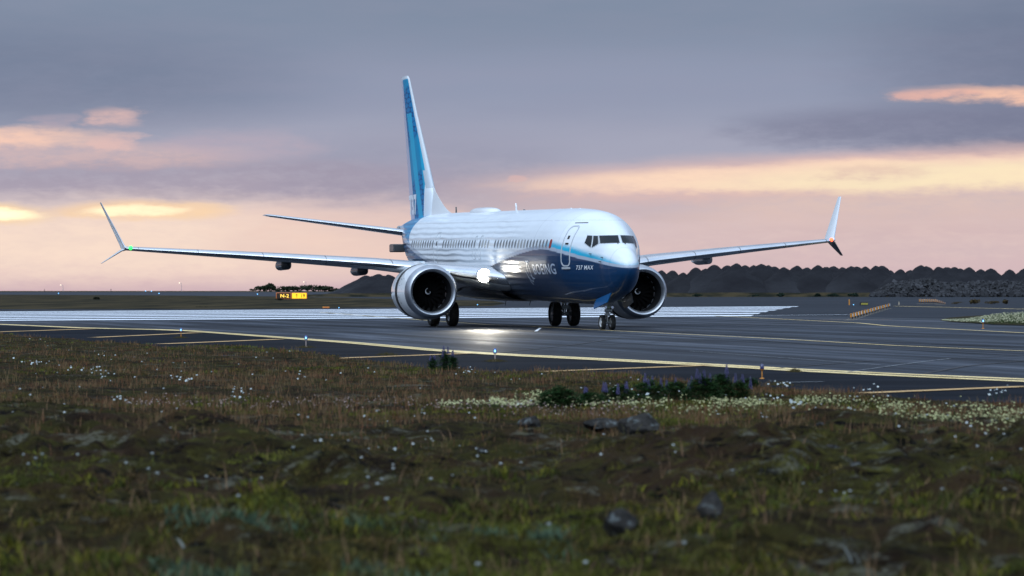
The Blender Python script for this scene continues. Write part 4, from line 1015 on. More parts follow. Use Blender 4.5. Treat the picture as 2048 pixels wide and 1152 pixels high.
flowers('cream_flowers', x, y, rng.uniform(.04, .09, len(x)), rng.uniform(.010, .018, len(x)), np.array([.38, .38, .20])[None]*rng.uniform(.4, 1, (len(x), 1)), 'thin fringe of cream flowers left of the lupins')
x, y = pxpts(520, lambda n: rng.uniform(-40, 2080, n), lambda n, u: rng.uniform(0, 1, n)**1.2*240 + np.interp(u, Ub, Vb) + 12)
k = rng.uniform(0, 1, len(x)) < smoothstep(fbm(x*1.1+5, y*.6, 73, 3), .46, .60); x, y = x[k], y[k]
flowers('white_flowers', x, y, rng.uniform(.05, .13, len(x)), .005 + rng.uniform(0, .008, len(x)) + y*.00010, np.array([.40, .43, .43])[None]*rng.uniform(.4, 1, (len(x), 1)), 'scattered white flowers in the brown grass')
clus = [(190, 752), (75, 740), (605, 768), (375, 776), (205, 760), (930, 755), (1560, 780), (1990, 800), (1740, 795), (1330, 800), (1230, 800), (1590, 848), (1280, 804), (1540, 815), (130, 755), (240, 815), (60, 738), (470, 800)]
xs_, ys_ = [], []
for (u, v) in clus:
    n = rng.integers(5, 13); uu_ = rng.normal(u, 14, n); vv_ = rng.normal(v, 4, n); yy_ = in_px(uu_, vv_); xs_.append((uu_-1024)/F_PX*yy_); ys_.append(yy_)
x, y = np.concatenate(xs_), np.concatenate(ys_)
flowers('white_flowers', x, y, rng.uniform(.07, .15, len(x)), rng.uniform(.009, .022, len(x)), np.array([.52, .58, .58])[None]*rng.uniform(.5, 1, (len(x), 1)), 'clusters of larger white flower heads')
x, y = pxpts(480, lambda n: rng.uniform(250, 1300, n), band_v([(250, 815), (500, 812), (700, 817), (900, 822), (1300, 832)], [5, 6, 5, 6, 8]))
flowers('pink_flowers', x, y, rng.uniform(.03, .09, len(x)), rng.uniform(.008, .014, len(x)), np.array([.30, .22, .20])[None]*rng.uniform(.3, 1, (len(x), 1)), 'faint pink flower heads along the bare strip')
# single near, defocused flower heads
near_fl = [(250, 897), (42, 945), (60, 955), (76, 950), (83, 938), (153, 948), (257, 952), (300, 962), (308, 950), (310, 972), (414, 970), (524, 965), (588, 928), (732, 968), (757, 980), (765, 968), (775, 1018), (475, 1040), (955, 1124), (1103, 1068), (1173, 1112), (1362, 1105)]
pf = None
for i, (u, v) in enumerate(near_fl):
    hgt_ = .10; yy_ = ground(u, v + 22)[1]; gx, gy = ground(u, v + hgt_*F_PX/yy_)
    z = float(terrain_z(np.array([gx]), np.array([gy]))[0])
    if pf is None:
        pf = empty('daisy', (gx, gy, z)); mb = MB(); mb.tube((0, 0, -.02), (.004, 0, .10), .0022, .0018, n=6); mb.build('stem', M['leaf'] if 'leaf' in M else mat('stem_green', (.04, .07, .02), .7), pf)
        mb = MB(); mb.lathe([(.094, .001), (.098, .012), (.106, .017), (.112, .012), (.114, .001)], (.004, 0, 0), 'z', 10); mb.build('flower_head', mat('white_flower_head', (.26, .29, .29), .7), pf, True); o = pf
    else: o = copy_tree(pf); o.location = (gx, gy, z); o.rotation_euler = (rng.normal(0, .12), rng.normal(0, .12), rng.uniform(0, 6))
    s_k = rng.uniform(.7, 1.1); o.scale = (s_k, s_k, 1)
    tag(o, 'small white flower head standing alone above the near turf', 'flower', 'single white flowers near the camera')

# ---- rocks
def rock(name, u, v, w_px, h_ratio, label, seed, flat=0.0, lichen=.5, dep=.8, sink=.3, z_px=None):
    gx, gy = ground(u, v); W_ = w_px / F_PX * gy
    bm = bmesh.new(); bmesh.ops.create_icosphere(bm, subdivisions=4, radius=1.0)
    dirs_ = [Vector((math.sin(seed*1.3+q*2.1)*1.0, math.cos(seed*.7+q*1.7), math.sin(seed*2.9+q*1.1)*.9)).normalized() for q in range(11)]
    sd = Vector((seed*3.1, seed*1.7, seed*.9))
    for p in bm.verts:
        n = p.co.normalized(); q = n*1.3 + sd
        r = 1 + .42*(mnoise.fractal(q, 1.0, 2.1, 4)) + .18*mnoise.cell(q*1.6)*.4
        for q_i, c_ in enumerate(dirs_):   # cleaved faces
            d_ = n.dot(c_)*r; lim = .62 + .16*math.sin(seed + q_i*2.3)
            if d_ > lim: r *= lim/d_ + (1-lim/d_)*.10
        r *= 1 + .06*mnoise.fractal(n*7 + sd, 1.0, 2.1, 3)
        p.co = Vector((n.x*W_/2, n.y*W_/2*dep, n.z*W_/2*h_ratio)) * r
    me = bpy.data.meshes.new(name); bm.to_mesh(me); bm.free(); me.materials.append(M['rock']); me.shade_smooth(); me.set_sharp_from_angle(angle=rad(24))
    o = bpy.data.objects.new(name, me); col.objects.link(o); z = float(terrain_z(np.array([gx]), np.array([gy]))[0])
    o.location = (gx, gy, z + W_*h_ratio*.5*(1-2*sink)); o.rotation_euler = (0, 0, seed*1.3)
    return tag(o, label, 'rock')
def rock_mat():
    m = mat('lava_rock', (.06, .06, .07), .9, spec=.2); b = bsdf(m); v = objvec(); t = m.node_tree
    n = noise_tex(v, 7.0, 8, .7); l = noise_tex(v, 11.0, 5, .65)
    c = mixc(sstep(n, .35, .7), (.009, .0085, .008), (.046, .043, .040)); c = mixc(sstep(l, .56, .64) * .8, c, (.11, .13, .135))
    t.links.new(c, b.inputs['Base Color']); bump(b, n + l*.5, .9, .03); return m
M['rock'] = rock_mat()
rock('boulder', 1284, 902, 128, .56, 'largest dark boulder with a flat top, right of centre', 2, sink=.10)
rock('rock', 1205, 868, 110, .42, 'low flat grey rock just behind the dark boulder', 5, sink=.30)
rock('rock', 1062, 866, 70, .50, 'mossy rock with a dark crevice left of the flat grey rock', 7)
rock('rock', 1420, 1068, 92, 1.0, 'pale grey pointed stone low in the foreground', 9, sink=.2)
rock('rock', 1236, 1078, 92, .8, 'small dark rounded rock left of the pale pointed stone', 12, sink=.22)
rock('rock', 966, 914, 30, .5, 'small pale pebble-like rock alone in the moss', 14)
rock('rock', 1358, 925, 66, .30, 'thin pale rock slab lying just below the boulder', 15)
rock('rock', 1650, 930, 70, .34, 'dark broken rock ledge right of the boulder', 17)
rock('rock', 1706, 955, 58, .40, 'leaning dark rock at the lower end of the ledge', 19)
rock('rock', 1765, 1038, 96, .40, 'wide rough rock mound low on the right', 21)
rock('rock', 1478, 1000, 60, .28, 'flat brownish rock above the pale pointed stone', 23)
rock('rock', 1640, 878, 30, .4, 'little dark stone among the grass below the cream flowers', 25)
rock('rock', 440, 862, 26, .5, 'little dark stone left of centre in the brown turf', 27)

# ---- lupins
M['lleaf'] = veg_mat('lupin_leaves'); M['lstem'] = mat('lupin_stem', (.04, .06, .025), .8)
M['lflow'] = noisy(mat('lupin_petals', (.10, .09, .25), .7), (.045, .04, .13), (.12, .11, .25), (1, 1, 1), 30.0)
def lupin(u, v, wpx, hpx, nspk, label, dens=1.0, spk=.16):
    gx, gy = ground(u, v); z = float(terrain_z(np.array([gx]), np.array([gy]))[0]); W_ = wpx/F_PX*gy; H_ = hpx/F_PX*gy
    r = empty('lupin_plant', (gx, gy, z - .02)); tag(r, label, 'lupin', 'lupins growing by the taxiway')
    # palmate leaves filling a ragged dome
    n = int(420*dens); V_ = []; C_ = []; k0 = 0; F_ = []
    for i in range(n):
        a = rng.uniform(0, 2*math.pi); q = rng.uniform(0, 1)**.6; hz = rng.uniform(.05, .78)
        rr = q*W_*.5*math.sqrt(max(.05, 1 - (hz-.2)**2/.5)); cx, cy, cz = rr*math.cos(a), rr*math.sin(a)*.8, hz*H_*(1-.25*q) + rng.normal(0, .03)*H_
        L_ = rng.uniform(.045, .075); tlt = rng.uniform(-.5, .7); g = rng.uniform(.6, 1.5)
        for j in range(6):
            b = 2*math.pi*j/6 + rng.uniform(-.2, .2); dx_, dy_ = math.cos(b), math.sin(b); up = .5*L_*tlt + rng.uniform(-.3, .4)*L_
            V_ += [(cx, cy, cz), (cx + dx_*L_*.6 - dy_*.008, cy + dy_*L_*.6 + dx_*.008, cz + up*.8), (cx + dx_*L_, cy + dy_*L_, cz + up), (cx + dx_*L_*.6 + dy_*.008, cy + dy_*L_*.6 - dx_*.008, cz + up*.8)]
            C_ += [(.024*g, .060*g, .018*g)]*4; F_.append((k0, k0+1, k0+2, k0+3)); k0 += 4
    mesh_ob('leaves', V_, F_, M['lleaf'], r, False, colr=np.array(C_))
    sm = MB()
    for i in range(nspk):
        a = rng.uniform(0, 2*math.pi); q = rng.uniform(0, .95); bx, by = q*W_*.45*math.cos(a), q*W_*.4*math.sin(a); top = H_*rng.uniform(.82, 1.08)*(1-.12*q); sl = min(spk, H_*.4)*rng.uniform(.7, 1.1)
        tx, ty = bx*1.15 + rng.normal(0, .015), by*1.1
        sm.tube((bx*.5, by*.5, 0), (tx, ty, top), .005, .003, n=5)
        fl = MB()
        for k in range(34):
            t = k/33; ang = k*2.4; rr = .022*(1 - t*.72) + .002; zz_ = top - sl + sl*t
            cx, cy = tx + rr*math.cos(ang), ty + rr*math.sin(ang); e = .011*(1 - .5*t)
            fl.add([(cx-e, cy, zz_), (cx, cy-e, zz_+e*.4), (cx+e, cy, zz_), (cx, cy+e, zz_+e*.4), (cx, cy, zz_+e*1.5), (cx, cy, zz_-e)], [(0, 1, 4), (1, 2, 4), (2, 3, 4), (3, 0, 4), (1, 0, 5), (2, 1, 5), (3, 2, 5), (0, 3, 5)])
        fl.build('flower_spike', M['lflow'], r)
    if nspk: sm.build('stems', M['lstem'], r)
    return r
lupin(866, 740, 20, 34, 3, 'low pale lupin spikes left of the tall pair', .3, .12)
lupin(889, 742, 22, 52, 3, 'tallest lupin stem of the lone clump on the taxiway edge', .55, .13)
lupin(906, 741, 18, 42, 2, 'right stem of the lone lupin clump', .45, .12)
lupin(1118, 820, 100, 56, 0, 'round dark green lupin bush without flowers', 1.8)
lupin(1182, 815, 64, 44, 3, 'small lupin with pale spikes right of the round green bush', .6)
lupin(1236, 810, 74, 50, 5, 'lupin clump with many pale spikes, third of the long group', .8)
lupin(1300, 806, 84, 60, 5, 'lupin clump in the middle of the long group', 1.1)
lupin(1352, 804, 70, 54, 4, 'lupin clump left of the tallest flowering bush', .9)
lupin(1405, 806, 80, 74, 4, 'tall leafy lupin bush of the long group', 1.6)
lupin(1443, 803, 56, 78, 3, 'tallest lupin with a blue spike on top', 1.3)
lupin(1478, 802, 50, 54, 3, 'lupin at the right end of the flowering group', .8)
lupin(1502, 778, 34, 30, 0, 'little green bush left of the unlit blue lamp', .5)

# ---- taxiway edge lights
def edge_light(gx, gy, h, label, lit=True, post='orange'):
    r = empty('taxiway_edge_light', (gx, gy, 0)); tag(r, label, 'edge light', 'blue edge lights of the taxiway'); k = h/.30
    mb = MB(); mb.tube((0, 0, 0), (0, 0, .17*k), .011*k, .011*k); mb.lathe([(0, .05*k), (.012*k, .05*k), (.02*k, .02*k)], n=16); mb.lathe([(.16*k, .014*k), (.175*k, .034*k), (.19*k, .038*k), (.195*k, .030*k)], n=16)
    mb.build('post', M['orange'] if post == 'orange' else M['postw'], r, True)
    mb = MB(); mb.lathe([(.19*k, .030*k), (.195*k, .042*k), (.24*k, .043*k), (.278*k, .034*k), (.296*k, .016*k), (.30*k, .001)], n=20); mb.build('lens', M['bluel'] if lit else M['blueoff'], r, True)
    if lit:
        mb = MB(); mb.tube((0, -.0435*k, .212*k), (0, -.0445*k, .262*k), .012*k); 
        mb = MB(); V_ = []
        for i in range(7):
            for j in range(5):
                a = rad(-90 + (j-2)*13); z = (.208 + .055*i/6)*k; V_.append((.0455*k*math.cos(a), .0455*k*math.sin(a), z))
        mb.add(V_, grid_faces(7, 5).tolist()); mb.build('lit_core', M['bluecore'], r)
    return r
for (u, v, h, lab, lit, post) in ((990, 722.5, .30, 'lit blue edge light in the grass patch below the landing light reflection', True, 'pale'), (612, 694, .33, 'lit blue edge light beside the yellow lines, second from the left', True, 'pale'),
        (362, 675, .33, 'lit blue edge light farthest left on the near shoulder', True, 'orange'), (1524, 757.5, .275, 'unlit dark blue edge light on an orange post', False, 'orange'), (1966, 657.5, .42, 'blue edge light beside the flowery island at the right', True, 'orange')):
    edge_light(*ground(u, v), h, lab, lit, post)
# grass patches in the pavement joints at the lamps
for (u, v, wpx, lab) in ((990, 723, 44, 'dry grass patch at the foot of the middle edge light'), (612, 695.5, 40, 'dark grass patch at the foot of the second edge light'), (362, 676, 30, 'sparse grass at the foot of the left edge light'),
        (1590, 744, 30, 'weeds in the pavement crack right of the unlit light'), (1560, 770, 60, 'dry weeds on the shoulder below the unlit light'), (775, 710, 50, 'weeds growing over the shoulder left of the lupin clump')):
    gx, gy = ground(u, v); W_ = wpx/F_PX*gy; n = 160; px, py = gx + rng.normal(0, W_*.24, n), gy + rng.normal(0, W_*.5, n)
    N = n; V_ = []; hh = .07*rng.uniform(.4, 1.2, n)*np.exp(-((px-gx)/(W_*.5))**2); ww = .006
    V_ = np.stack([np.stack([px-ww, py, np.zeros(n)], 1), np.stack([px+ww, py, np.zeros(n)], 1), np.stack([px+rng.normal(0, .02, n), py, hh+.01], 1)], 1).reshape(-1, 3); i0 = np.arange(n)*3
    mesh_ = mesh_ob('weed_patch', V_, np.stack([i0, i0+1, i0+2], 1), M['veg'], None, False, colr=np.tile([.060, .050, .022], (3*n, 1)) * rng.uniform(.5, 1.4, (3*n, 1)))
    tag(mesh_, lab, 'weeds')

# ---- guidance sign
sx, sy = ground(583, 598.5); sgn_ = empty('taxiway_sign', (sx, sy, 0)); tag(sgn_, 'lit taxiway sign, black panel with yellow N-2 beside a yellow panel with arrow and 19', 'sign')
k = sy / F_PX
mb = MB()
for (a, b) in ((-31, -1), (0, 31)): mb.box(((a+b)/2*k, .16, 7.0*k), ((b-a)*k, .36, 12.6*k))
for a in (-26, -8, 8, 26): mb.tube((a*k, .15, 0), (a*k, .15, 1.2*k), .06)
mb.build('sign_frame', M['signf'], sgn_)
for (a, b, mm, nm) in ((-29.6, -2.2, 'signk', 'black panel'), (1.2, 29.8, 'signy', 'yellow panel')):
    mb = MB(); mb.box(((a+b)/2*k, -.04, 7.0*k), ((b-a)*k, .06, 10.6*k)); o = mb.build('sign_panel', M[mm], sgn_); o['label'] = 'lit ' + nm
def flat_text(name, body, x0, x1, z0, z1, m, parent, y=-.085, offset=.02):
    V_, F_ = text_mesh(body, 1.0, 0, offset, maxe=10); x = V_[:, 0]/V_[:, 0].max(); y_ = V_[:, 1]/V_[:, 1].max()
    return mesh_ob(name, np.stack([x0 + (x1-x0)*x, np.full(len(x), y), z0 + (z1-z0)*y_], 1), F_, m, parent)
flat_text('sign_lettering', 'N-2', -22*k, -5*k, 3.4*k, 10.4*k, M['signl'], sgn_, offset=.015)
flat_text('sign_lettering', '19', 19.5*k, 27*k, 3.4*k, 10.4*k, M['signb'], sgn_, offset=.01)
mb = MB(); mb.box((10.5*k, -.10, 6.4*k), (.9*k, .02, 5.6*k)); mb.add([(8.4*k, -.09, 8.2*k), (12.6*k, -.09, 8.2*k), (10.5*k, -.09, 10.6*k), (8.4*k, -.11, 8.2*k), (12.6*k, -.11, 8.2*k), (10.5*k, -.11, 10.6*k)], [(0, 2, 1), (3, 4, 5), (0, 1, 4, 3), (1, 2, 5, 4), (2, 0, 3, 5)])
mb.build('arrow', M['signb'], sgn_)
# low yellow marker left of the engine and near the right
for (u, v, wpx, hpx, lab) in ((652, 616.5, 14, 3.2, 'small low orange marker on the grass left of the engine'), (1728, 610.5, 17, 6.5, 'low black and yellow marker board on the far pavement')):
    gx, gy = ground(u, v); k = gy/F_PX; r = empty('marker_board', (gx, gy, 0)); tag(r, lab, 'marker')
    mb = MB(); mb.box((0, 0, hpx*.5*k), (wpx*k, .2, hpx*k)); mb.build('board', M['orange'] if hpx < 4 else M['black'], r)
    mb = MB(); mb.box((wpx*.05*k, -.13, hpx*.42*k), (wpx*.8*k, .05, hpx*.55*k)); mb.build('reflective_face', M['signf'] if hpx < 4 else mat('olive_yellow_board', (.30, .26, .04), .5), r)
gx, gy = ground(1698.5, 610); k = gy/F_PX; mb = MB(); mb.tube((0, 0, 0), (0, 0, 10.5*k), 1.5*k, 1.2*k); mb.lathe([(10.4*k, 1.25*k), (10.9*k, .8*k), (11.0*k, .01)], n=12); tag(mb.build('marker_post', M['orange'], None, True, (gx, gy, 0)), 'upright orange post on the far pavement left of the low marker board', 'post')
gx, gy = ground(1798, 609); k = gy/F_PX; mb = MB(); mb.box((0, 0, .3*k), (3.2*k, 3.2*k, .5*k)); mb.lathe([(.5*k, 1.3*k), (6*k, .35*k), (6.1*k, .01)], n=16); tag(mb.build('traffic_cone', M['concrete'], None, True, (gx, gy, 0)), 'pale cone standing alone on the far pavement', 'cone')

# ---- rows of elevated runway end lights, orange backs towards the camera
def end_light(h):
    r = empty('runway_end_light', (0, 0, 0)); k = h
    mb = MB(); mb.box((0, .01*k, .68*k), (.27*k, .30*k, .60*k)); mb.box((0, -.16*k, .90*k), (.31*k, .08*k, .14*k)); mb.build('lamp_housing', M['orange'], r)
    mb = MB(); mb.tube((-.12*k, 0, .02*k), (-.12*k, 0, .44*k), .035*k); mb.tube((.12*k, 0, .02*k), (.12*k, 0, .44*k), .035*k); mb.build('legs', M['black'], r)
    mb = MB(); mb.box((.27*k, .05*k, .74*k), (.07*k, .30*k, .5*k)); mb.box((.22*k, .06*k, .40*k), (.14*k, .1*k, .5*k), 1); mb.build('side_plate', [M['white'], M['black']], r)
    mb = MB(); mb.box((-.25*k, 0, .012*k), (1.5*k, .7*k, .03*k)); mb.build('base_pad', M['concrete'], r)
    return r
e0 = end_light(.36)
n = 14; p0, p1 = np.array(ground(1702, 640.3)), np.array(ground(1777, 616.8))
iv0, iv1 = 1/p0[1], 1/p1[1]
for i in range(n):
    t = i/(n-1); vpx = 640.3 + (616.8-640.3)*t; upx = 1702 + 75*t; g_ = ground(upx, vpx); o = e0 if i == 0 else copy_tree(e0); kk = (13.5 - 4.0*t)/F_PX*g_[1]/.36
    o.location = (g_[0], g_[1], 0.0); o.scale = (kk, kk, kk); o.rotation_euler = (0, 0, rng.normal(0, .08) - .1)
    lab = 'orange lamp unit within the slanting row at the right'
    if i == 0: lab = 'nearest orange lamp unit of the slanting row'
    if i == n-1: lab = 'farthest orange lamp unit of the slanting row'
    tag(o, lab, 'runway light', 'orange lamp units in the slanting row')
for i in range(14):
    upx = 1839 + 3.9*i; base_v = 607.6 if i < 9 else 607.6 + (i-8)*.35; hpx = 9.5 if i < 9 else 9.5 - (i-8)*.9; g_ = ground(upx, base_v); o = copy_tree(e0)
    kk = hpx/F_PX*g_[1]/.36; o.location = (g_[0], g_[1], 0); o.scale = (kk*.62, kk, kk)
    lab = 'orange lamp unit within the distant level row'
    if i == 0: lab = 'leftmost orange lamp unit of the distant row'
    if i == 13: lab = 'smallest orange lamp unit at the right end of the distant row'
    tag(o, lab, 'runway light', 'orange lamp units in the distant row')

# ---- flowery grass island at the right
Ip = [(1880, 641), (1900, 636), (1930, 633.5), (1975, 631), (2048, 629.2), (2300, 626), (2300, 660), (2048, 651.5), (1990, 650), (1940, 646.5), (1900, 644)]
sheet('grass_island', [G(u, v) for u, v in Ip], .03, M['fargrass'])
n = 5200; u = rng.uniform(1885, 2240, n); lo_ = np.interp(u, [1880, 1900, 1940, 1990, 2048, 2300], [641, 643.5, 646, 649.3, 650.8, 658]); hi_ = np.interp(u, [1880, 1930, 1960, 2048, 2300], [641, 641, 637, 631, 628]); v = hi_ + (lo_-hi_)*rng.uniform(0, 1, n)**1.3
y = F_PX*CAM_H/(v-580.8); x = (u-1024)/F_PX*y; hh = np.interp(u, [1885, 1960, 2000, 2300], [.03, .12, .26, .28])*rng.uniform(.3, 1, n)
tz_ = terrain_z; terrain_z = lambda a, b: np.full(np.shape(a), .03)
c = np.array([.34, .34, .22])[None]*rng.uniform(.3, 1.1, (n, 1)); gq = rng.uniform(0, 1, n) < .25; c[gq] = np.array([.04, .055, .02])
flowers('island_flowers', x, y, hh, rng.uniform(.02, .04, n), c, 'cream flowers covering the grass island')
terrain_z = tz_

# ---- far verge, gravel heaps and rubble
def prism_ridge(name, pts, m, kind, seed=1, rough=.25):
    """low bank along a line of (u, Y, height)"""
    n = 260; us = np.linspace(pts[0][0], pts[-1][0], n); Yq = np.interp(us, [p[0] for p in pts], [p[1] for p in pts]); H_ = np.interp(us, [p[0] for p in pts], [p[2] for p in pts])
    V_ = []
    for i in range(n):
        x = (us[i]-1024)/F_PX*Yq[i]; hh = H_[i]*(1 + rough*(float(fbm(np.array([us[i]*.03]), np.array([0.0]), seed, 4)[0]) - .5))
        for (dy_, q) in ((-14, -.02), (-9, .35), (-4, .8), (0, 1), (14, .9), (120, .2)): V_.append((x*(Yq[i]+dy_)/Yq[i], Yq[i]+dy_, hh*q))
    return tag(mesh_ob(name, V_, grid_faces(n, 6), m, None, True), kind=kind)
prism_ridge('verge', [(560, 900, .2), (690, 880, .9), (1300, 870, 1.0), (2500, 870, 1.15)], M['fargrass'], 'structure')
M['gravel'] = noisy(mat('dark_gravel', (.035, .036, .042), .95, spec=.1), (.011, .011, .014), (.027, .028, .033), (1, 1, 1), .45, .3, .7, bmp=(.9, .5), detail=8)
def heap_mesh(seed):
    n, m_ = 56, 40; V_ = []
    for j in range(m_):
        t = j/(m_-1)
        for i in range(n):
            a = 2*math.pi*i/n; q = Vector((math.cos(a)*1.3, math.sin(a)*1.3, seed*2.3))
            r = t*(1 + .16*mnoise.fractal(q, 1, 2, 3)); z = (1 - t)**1.05 if t > .16 else 1 - .84*0 - (1 - (1-.16)**1.05)*(t/.16)**1.8
            V_.append((r*math.cos(a), r*math.sin(a), z + .035*mnoise.fractal(Vector((r*math.cos(a)*5, r*math.sin(a)*5, seed)), 1, 2, 4)*(t > .02)))
    return V_, grid_faces(m_, n, True)
base_heaps = []
for s_k in range(7):
    V_, F_ = heap_mesh(s_k + 1.5); me_o = mesh_ob('gravel_heap', V_, F_, M['gravel'], None, True); base_heaps.append(me_o)
tops = [(712, 562, 905), (732, 551, 900), (756, 548, 915), (778, 549.5, 905), (802, 553, 915), (744, 552, 890), (768, 551, 890), (1322, 541, 960), (1345, 541, 990), (1366, 545, 905), (1392, 535, 930), (1412, 537, 960), (1429, 529.5, 905), (1455, 531, 930), (1473, 527.5, 900), (1490, 530, 960), (1507, 530, 925), (1522, 527.5, 905), (1537, 530, 960), (1549, 533, 930),
        (1568, 534, 900), (1594, 532, 905), (1613, 535, 960), (1636, 531, 900), (1652, 534, 930), (1668, 532, 950), (1686, 534.5, 905), (1702, 532, 895), (1714, 533, 940), (1731, 533, 925), (1753, 532, 905), (1764, 531.5, 930), (1780, 541, 960), (1800, 538.5, 900), (1821, 540, 960), (1841, 531, 905), (1853, 532, 930), (1877, 533.5, 900), (1894, 534.5, 950), (1909, 534, 915), (1920, 537, 960), (1937, 535, 900), (1962, 538, 930), (1981, 536.5, 905), (2020, 538.5, 895), (2052, 536, 920), (2080, 534, 905), (2120, 537, 930), (2160, 535, 905),
        (1300, 547, 930), (1275, 550, 900), (1250, 548, 950)]
for i, (u, v, Yd) in enumerate(tops):
    H_ = CAM_H + (580.8 - v)/F_PX*Yd; o = base_heaps[i] if i < 7 else base_heaps[rng.integers(0, 7)].copy()
    if i >= 7: col.objects.link(o)
    o.location = ((u-1024)/F_PX*Yd, Yd, -.1); rr = H_*rng.uniform(1.35, 1.6)*(1.35 if u < 1000 else 1); o.scale = (rr, rr, H_ + .1); o.rotation_euler = (0, 0, rng.uniform(0, 6))
    if u < 1000: tag(o, 'dark gravel heap in the low group behind the near engine', 'gravel heap', 'gravel heaps behind the near engine')
    elif u <= 1330: tag(o, 'dark gravel heap partly hidden behind the nose and far engine', 'gravel heap', 'gravel heaps behind the airliner nose')
    else: tag(o, 'dark pointed gravel heap in the long ridge on the right horizon', 'gravel heap', 'gravel heaps along the right horizon')
# rubble pile: countless broken rocks
V_ = []; F_ = []; k0 = 0; C_ = []
cube = np.array([(x, y, z) for x in (-1, 1) for y in (-1, 1) for z in (-1, 1)], float); cf = [(0, 1, 3, 2), (4, 6, 7, 5), (0, 4, 5, 1), (2, 3, 7, 6), (0, 2, 6, 4), (1, 5, 7, 3)]
for i in range(2600):
    u = rng.uniform(1742, 2200); Yd = rng.uniform(850, 872); hmax = np.interp(u, [1742, 1760, 1790, 1860, 1900, 1960, 2200], [.3, 1.6, 3.4, 3.9, 3.0, 3.5, 3.6]) * (1 + .25*(float(fbm(np.array([u*.06]), np.array([0.]), 5, 3)[0]) - .5))
    t = (Yd-850)/22; z = hmax*min(1, t*1.6)*rng.uniform(.86, 1.0) + .2; s_ = rng.uniform(.18, .62)
    Rm = np.array(Matrix.Rotation(rng.uniform(0, 6), 3, Vector(rng.normal(0, 1, 3)).normalized())); q = (cube*rng.uniform(.5, 1.1, (8, 3))*s_*rng.uniform(.5, 1.2, 3)) @ Rm.T + np.array([(u-1024)/F_PX*Yd, Yd, z])
    V_.append(q); F_ += [tuple(a + k0 for a in f) for f in cf]; k0 += 8; b_ = rng.uniform(.65, 1.3)*(.8 + .5*float(vnoise(np.array([u*.03]), np.array([Yd*.4]), 9)[0])); C_.append(np.tile(np.array([.038, .039, .044])*b_, (8, 1)))
tag(mesh_ob('rubble', np.concatenate(V_), F_, M['veg'], None, False, colr=np.concatenate(C_)), 'long pile of broken grey rubble in front of the gravel heaps', kind='stuff')

# ---- bushes on the left horizon and along the verge
def bush(u, v, wpx, hpx, Yd, label, group, seed=0, col_=(.020, .030, .016), n=420):
    k = Yd/F_PX; W_, H_ = wpx*k, hpx*k; r_ = np.random.default_rng(seed); lobes = [(r_.uniform(-.38, .38), r_.uniform(-.2, .2), r_.uniform(.25, .62), r_.uniform(.22, .38)) for _ in range(7)]
    V_ = []; F_ = []; C_ = []; k0 = 0; s0 = min(W_, H_)*.15
    for i in range(n):
        lx, ly, lz, lr = lobes[r_.integers(0, 7)]; d_ = r_.normal(0, 1, 3); d_ /= np.linalg.norm(d_); q = lr*r_.uniform(.55, 1.05)
        c_ = np.array([(lx + d_[0]*q)*W_, (ly + d_[1]*q)*W_, max(.02, lz + d_[2]*q*.9)*H_]); a = r_.normal(0, 1, 3); a /= np.linalg.norm(a); b = np.cross(a, r_.normal(0, 1, 3)); b /= np.linalg.norm(b)
        V_ += [c_ + a*s0, c_ + b*s0, c_ - a*s0, c_ - b*s0*.8]; F_.append((k0, k0+1, k0+2, k0+3)); k0 += 4; g = r_.uniform(.6, 1.4); C_ += [np.array(col_)*g]*4
    root = empty('bush', ((u-1024)*k, Yd, CAM_H - (v-580.8)*k)); tag(root, label, 'bush', group)
    mesh_ob('foliage', np.array(V_), F_, M['veg'], root, False, colr=np.array(C_))
    mb = MB(); [mb.tube((0, 0, -.1*H_), (x_*W_*.4, y_*W_*.3, .45*H_), .03*W_, .012*W_, n=5) for x_, y_ in ((-.6, .3), (.5, -.2), (0, 0))]; mb.build('trunk', mat('bush_wood', (.03, .022, .016), .9) if 'wood' not in M else M['wood'], root)
    return root
M['wood'] = mat('bush_wood', (.03, .022, .016), .9)
gB = 'bushes on the left horizon'
for i, (u, v, w_, h_, lab) in enumerate(((506, 582, 10, 4, 'tiny low bush left of the rounded horizon bushes'), (519, 582, 22, 9, 'second bush from the left on the left horizon'), (541, 582, 17, 13, 'round solitary bush left of the long hedge-like row'), (554, 583, 12, 6, 'small bush touching the round solitary one'),
        (577, 582, 26, 10, 'left end bush of the long row on the horizon'), (600, 582, 34, 9, 'wide low bush in the long row above the sign'), (628, 582, 36, 10, 'bush right above the yellow sign panel'), (650, 582, 26, 9, 'bush in the long row right of the sign'), (668, 583, 22, 6, 'last low bush before the gravel heaps'))):
    bush(u, v, w_*1.25, h_*1.3, 1050, lab, gB, i + 3)
for i, (u, w_, h_, lab) in enumerate(((1395, 14, 5, 'small green bush on the verge right of the far engine'), (1505, 16, 4, 'low olive bush on the verge below the heaps'), (1561, 12, 7, 'darkest round bush on the verge'), (1635, 9, 6, 'small dark bush on the verge below the far wingtip'), (1666, 14, 5, 'wide low bush on the verge left of the rubble'), (1706, 14, 6, 'bush on the verge just left of the rubble pile'))):
    bush(u, 593.2, w_*1.3, h_*1.3, 852, lab, 'bushes on the verge', i + 30, (.014, .026, .018))
bush(193, 600, 12, 7, 620, 'small bush in the far left grass strip', 'bushes in the far left grass', 51, (.018, .020, .012)); bush(560, 601, 20, 5, 560, 'low bush below the lit sign', 'bushes in the far left grass', 52, (.014, .018, .012)); bush(405, 616, 24, 4, 330, 'low bush at the far runway edge', 'bushes in the far left grass', 53, (.016, .022, .014), 200)
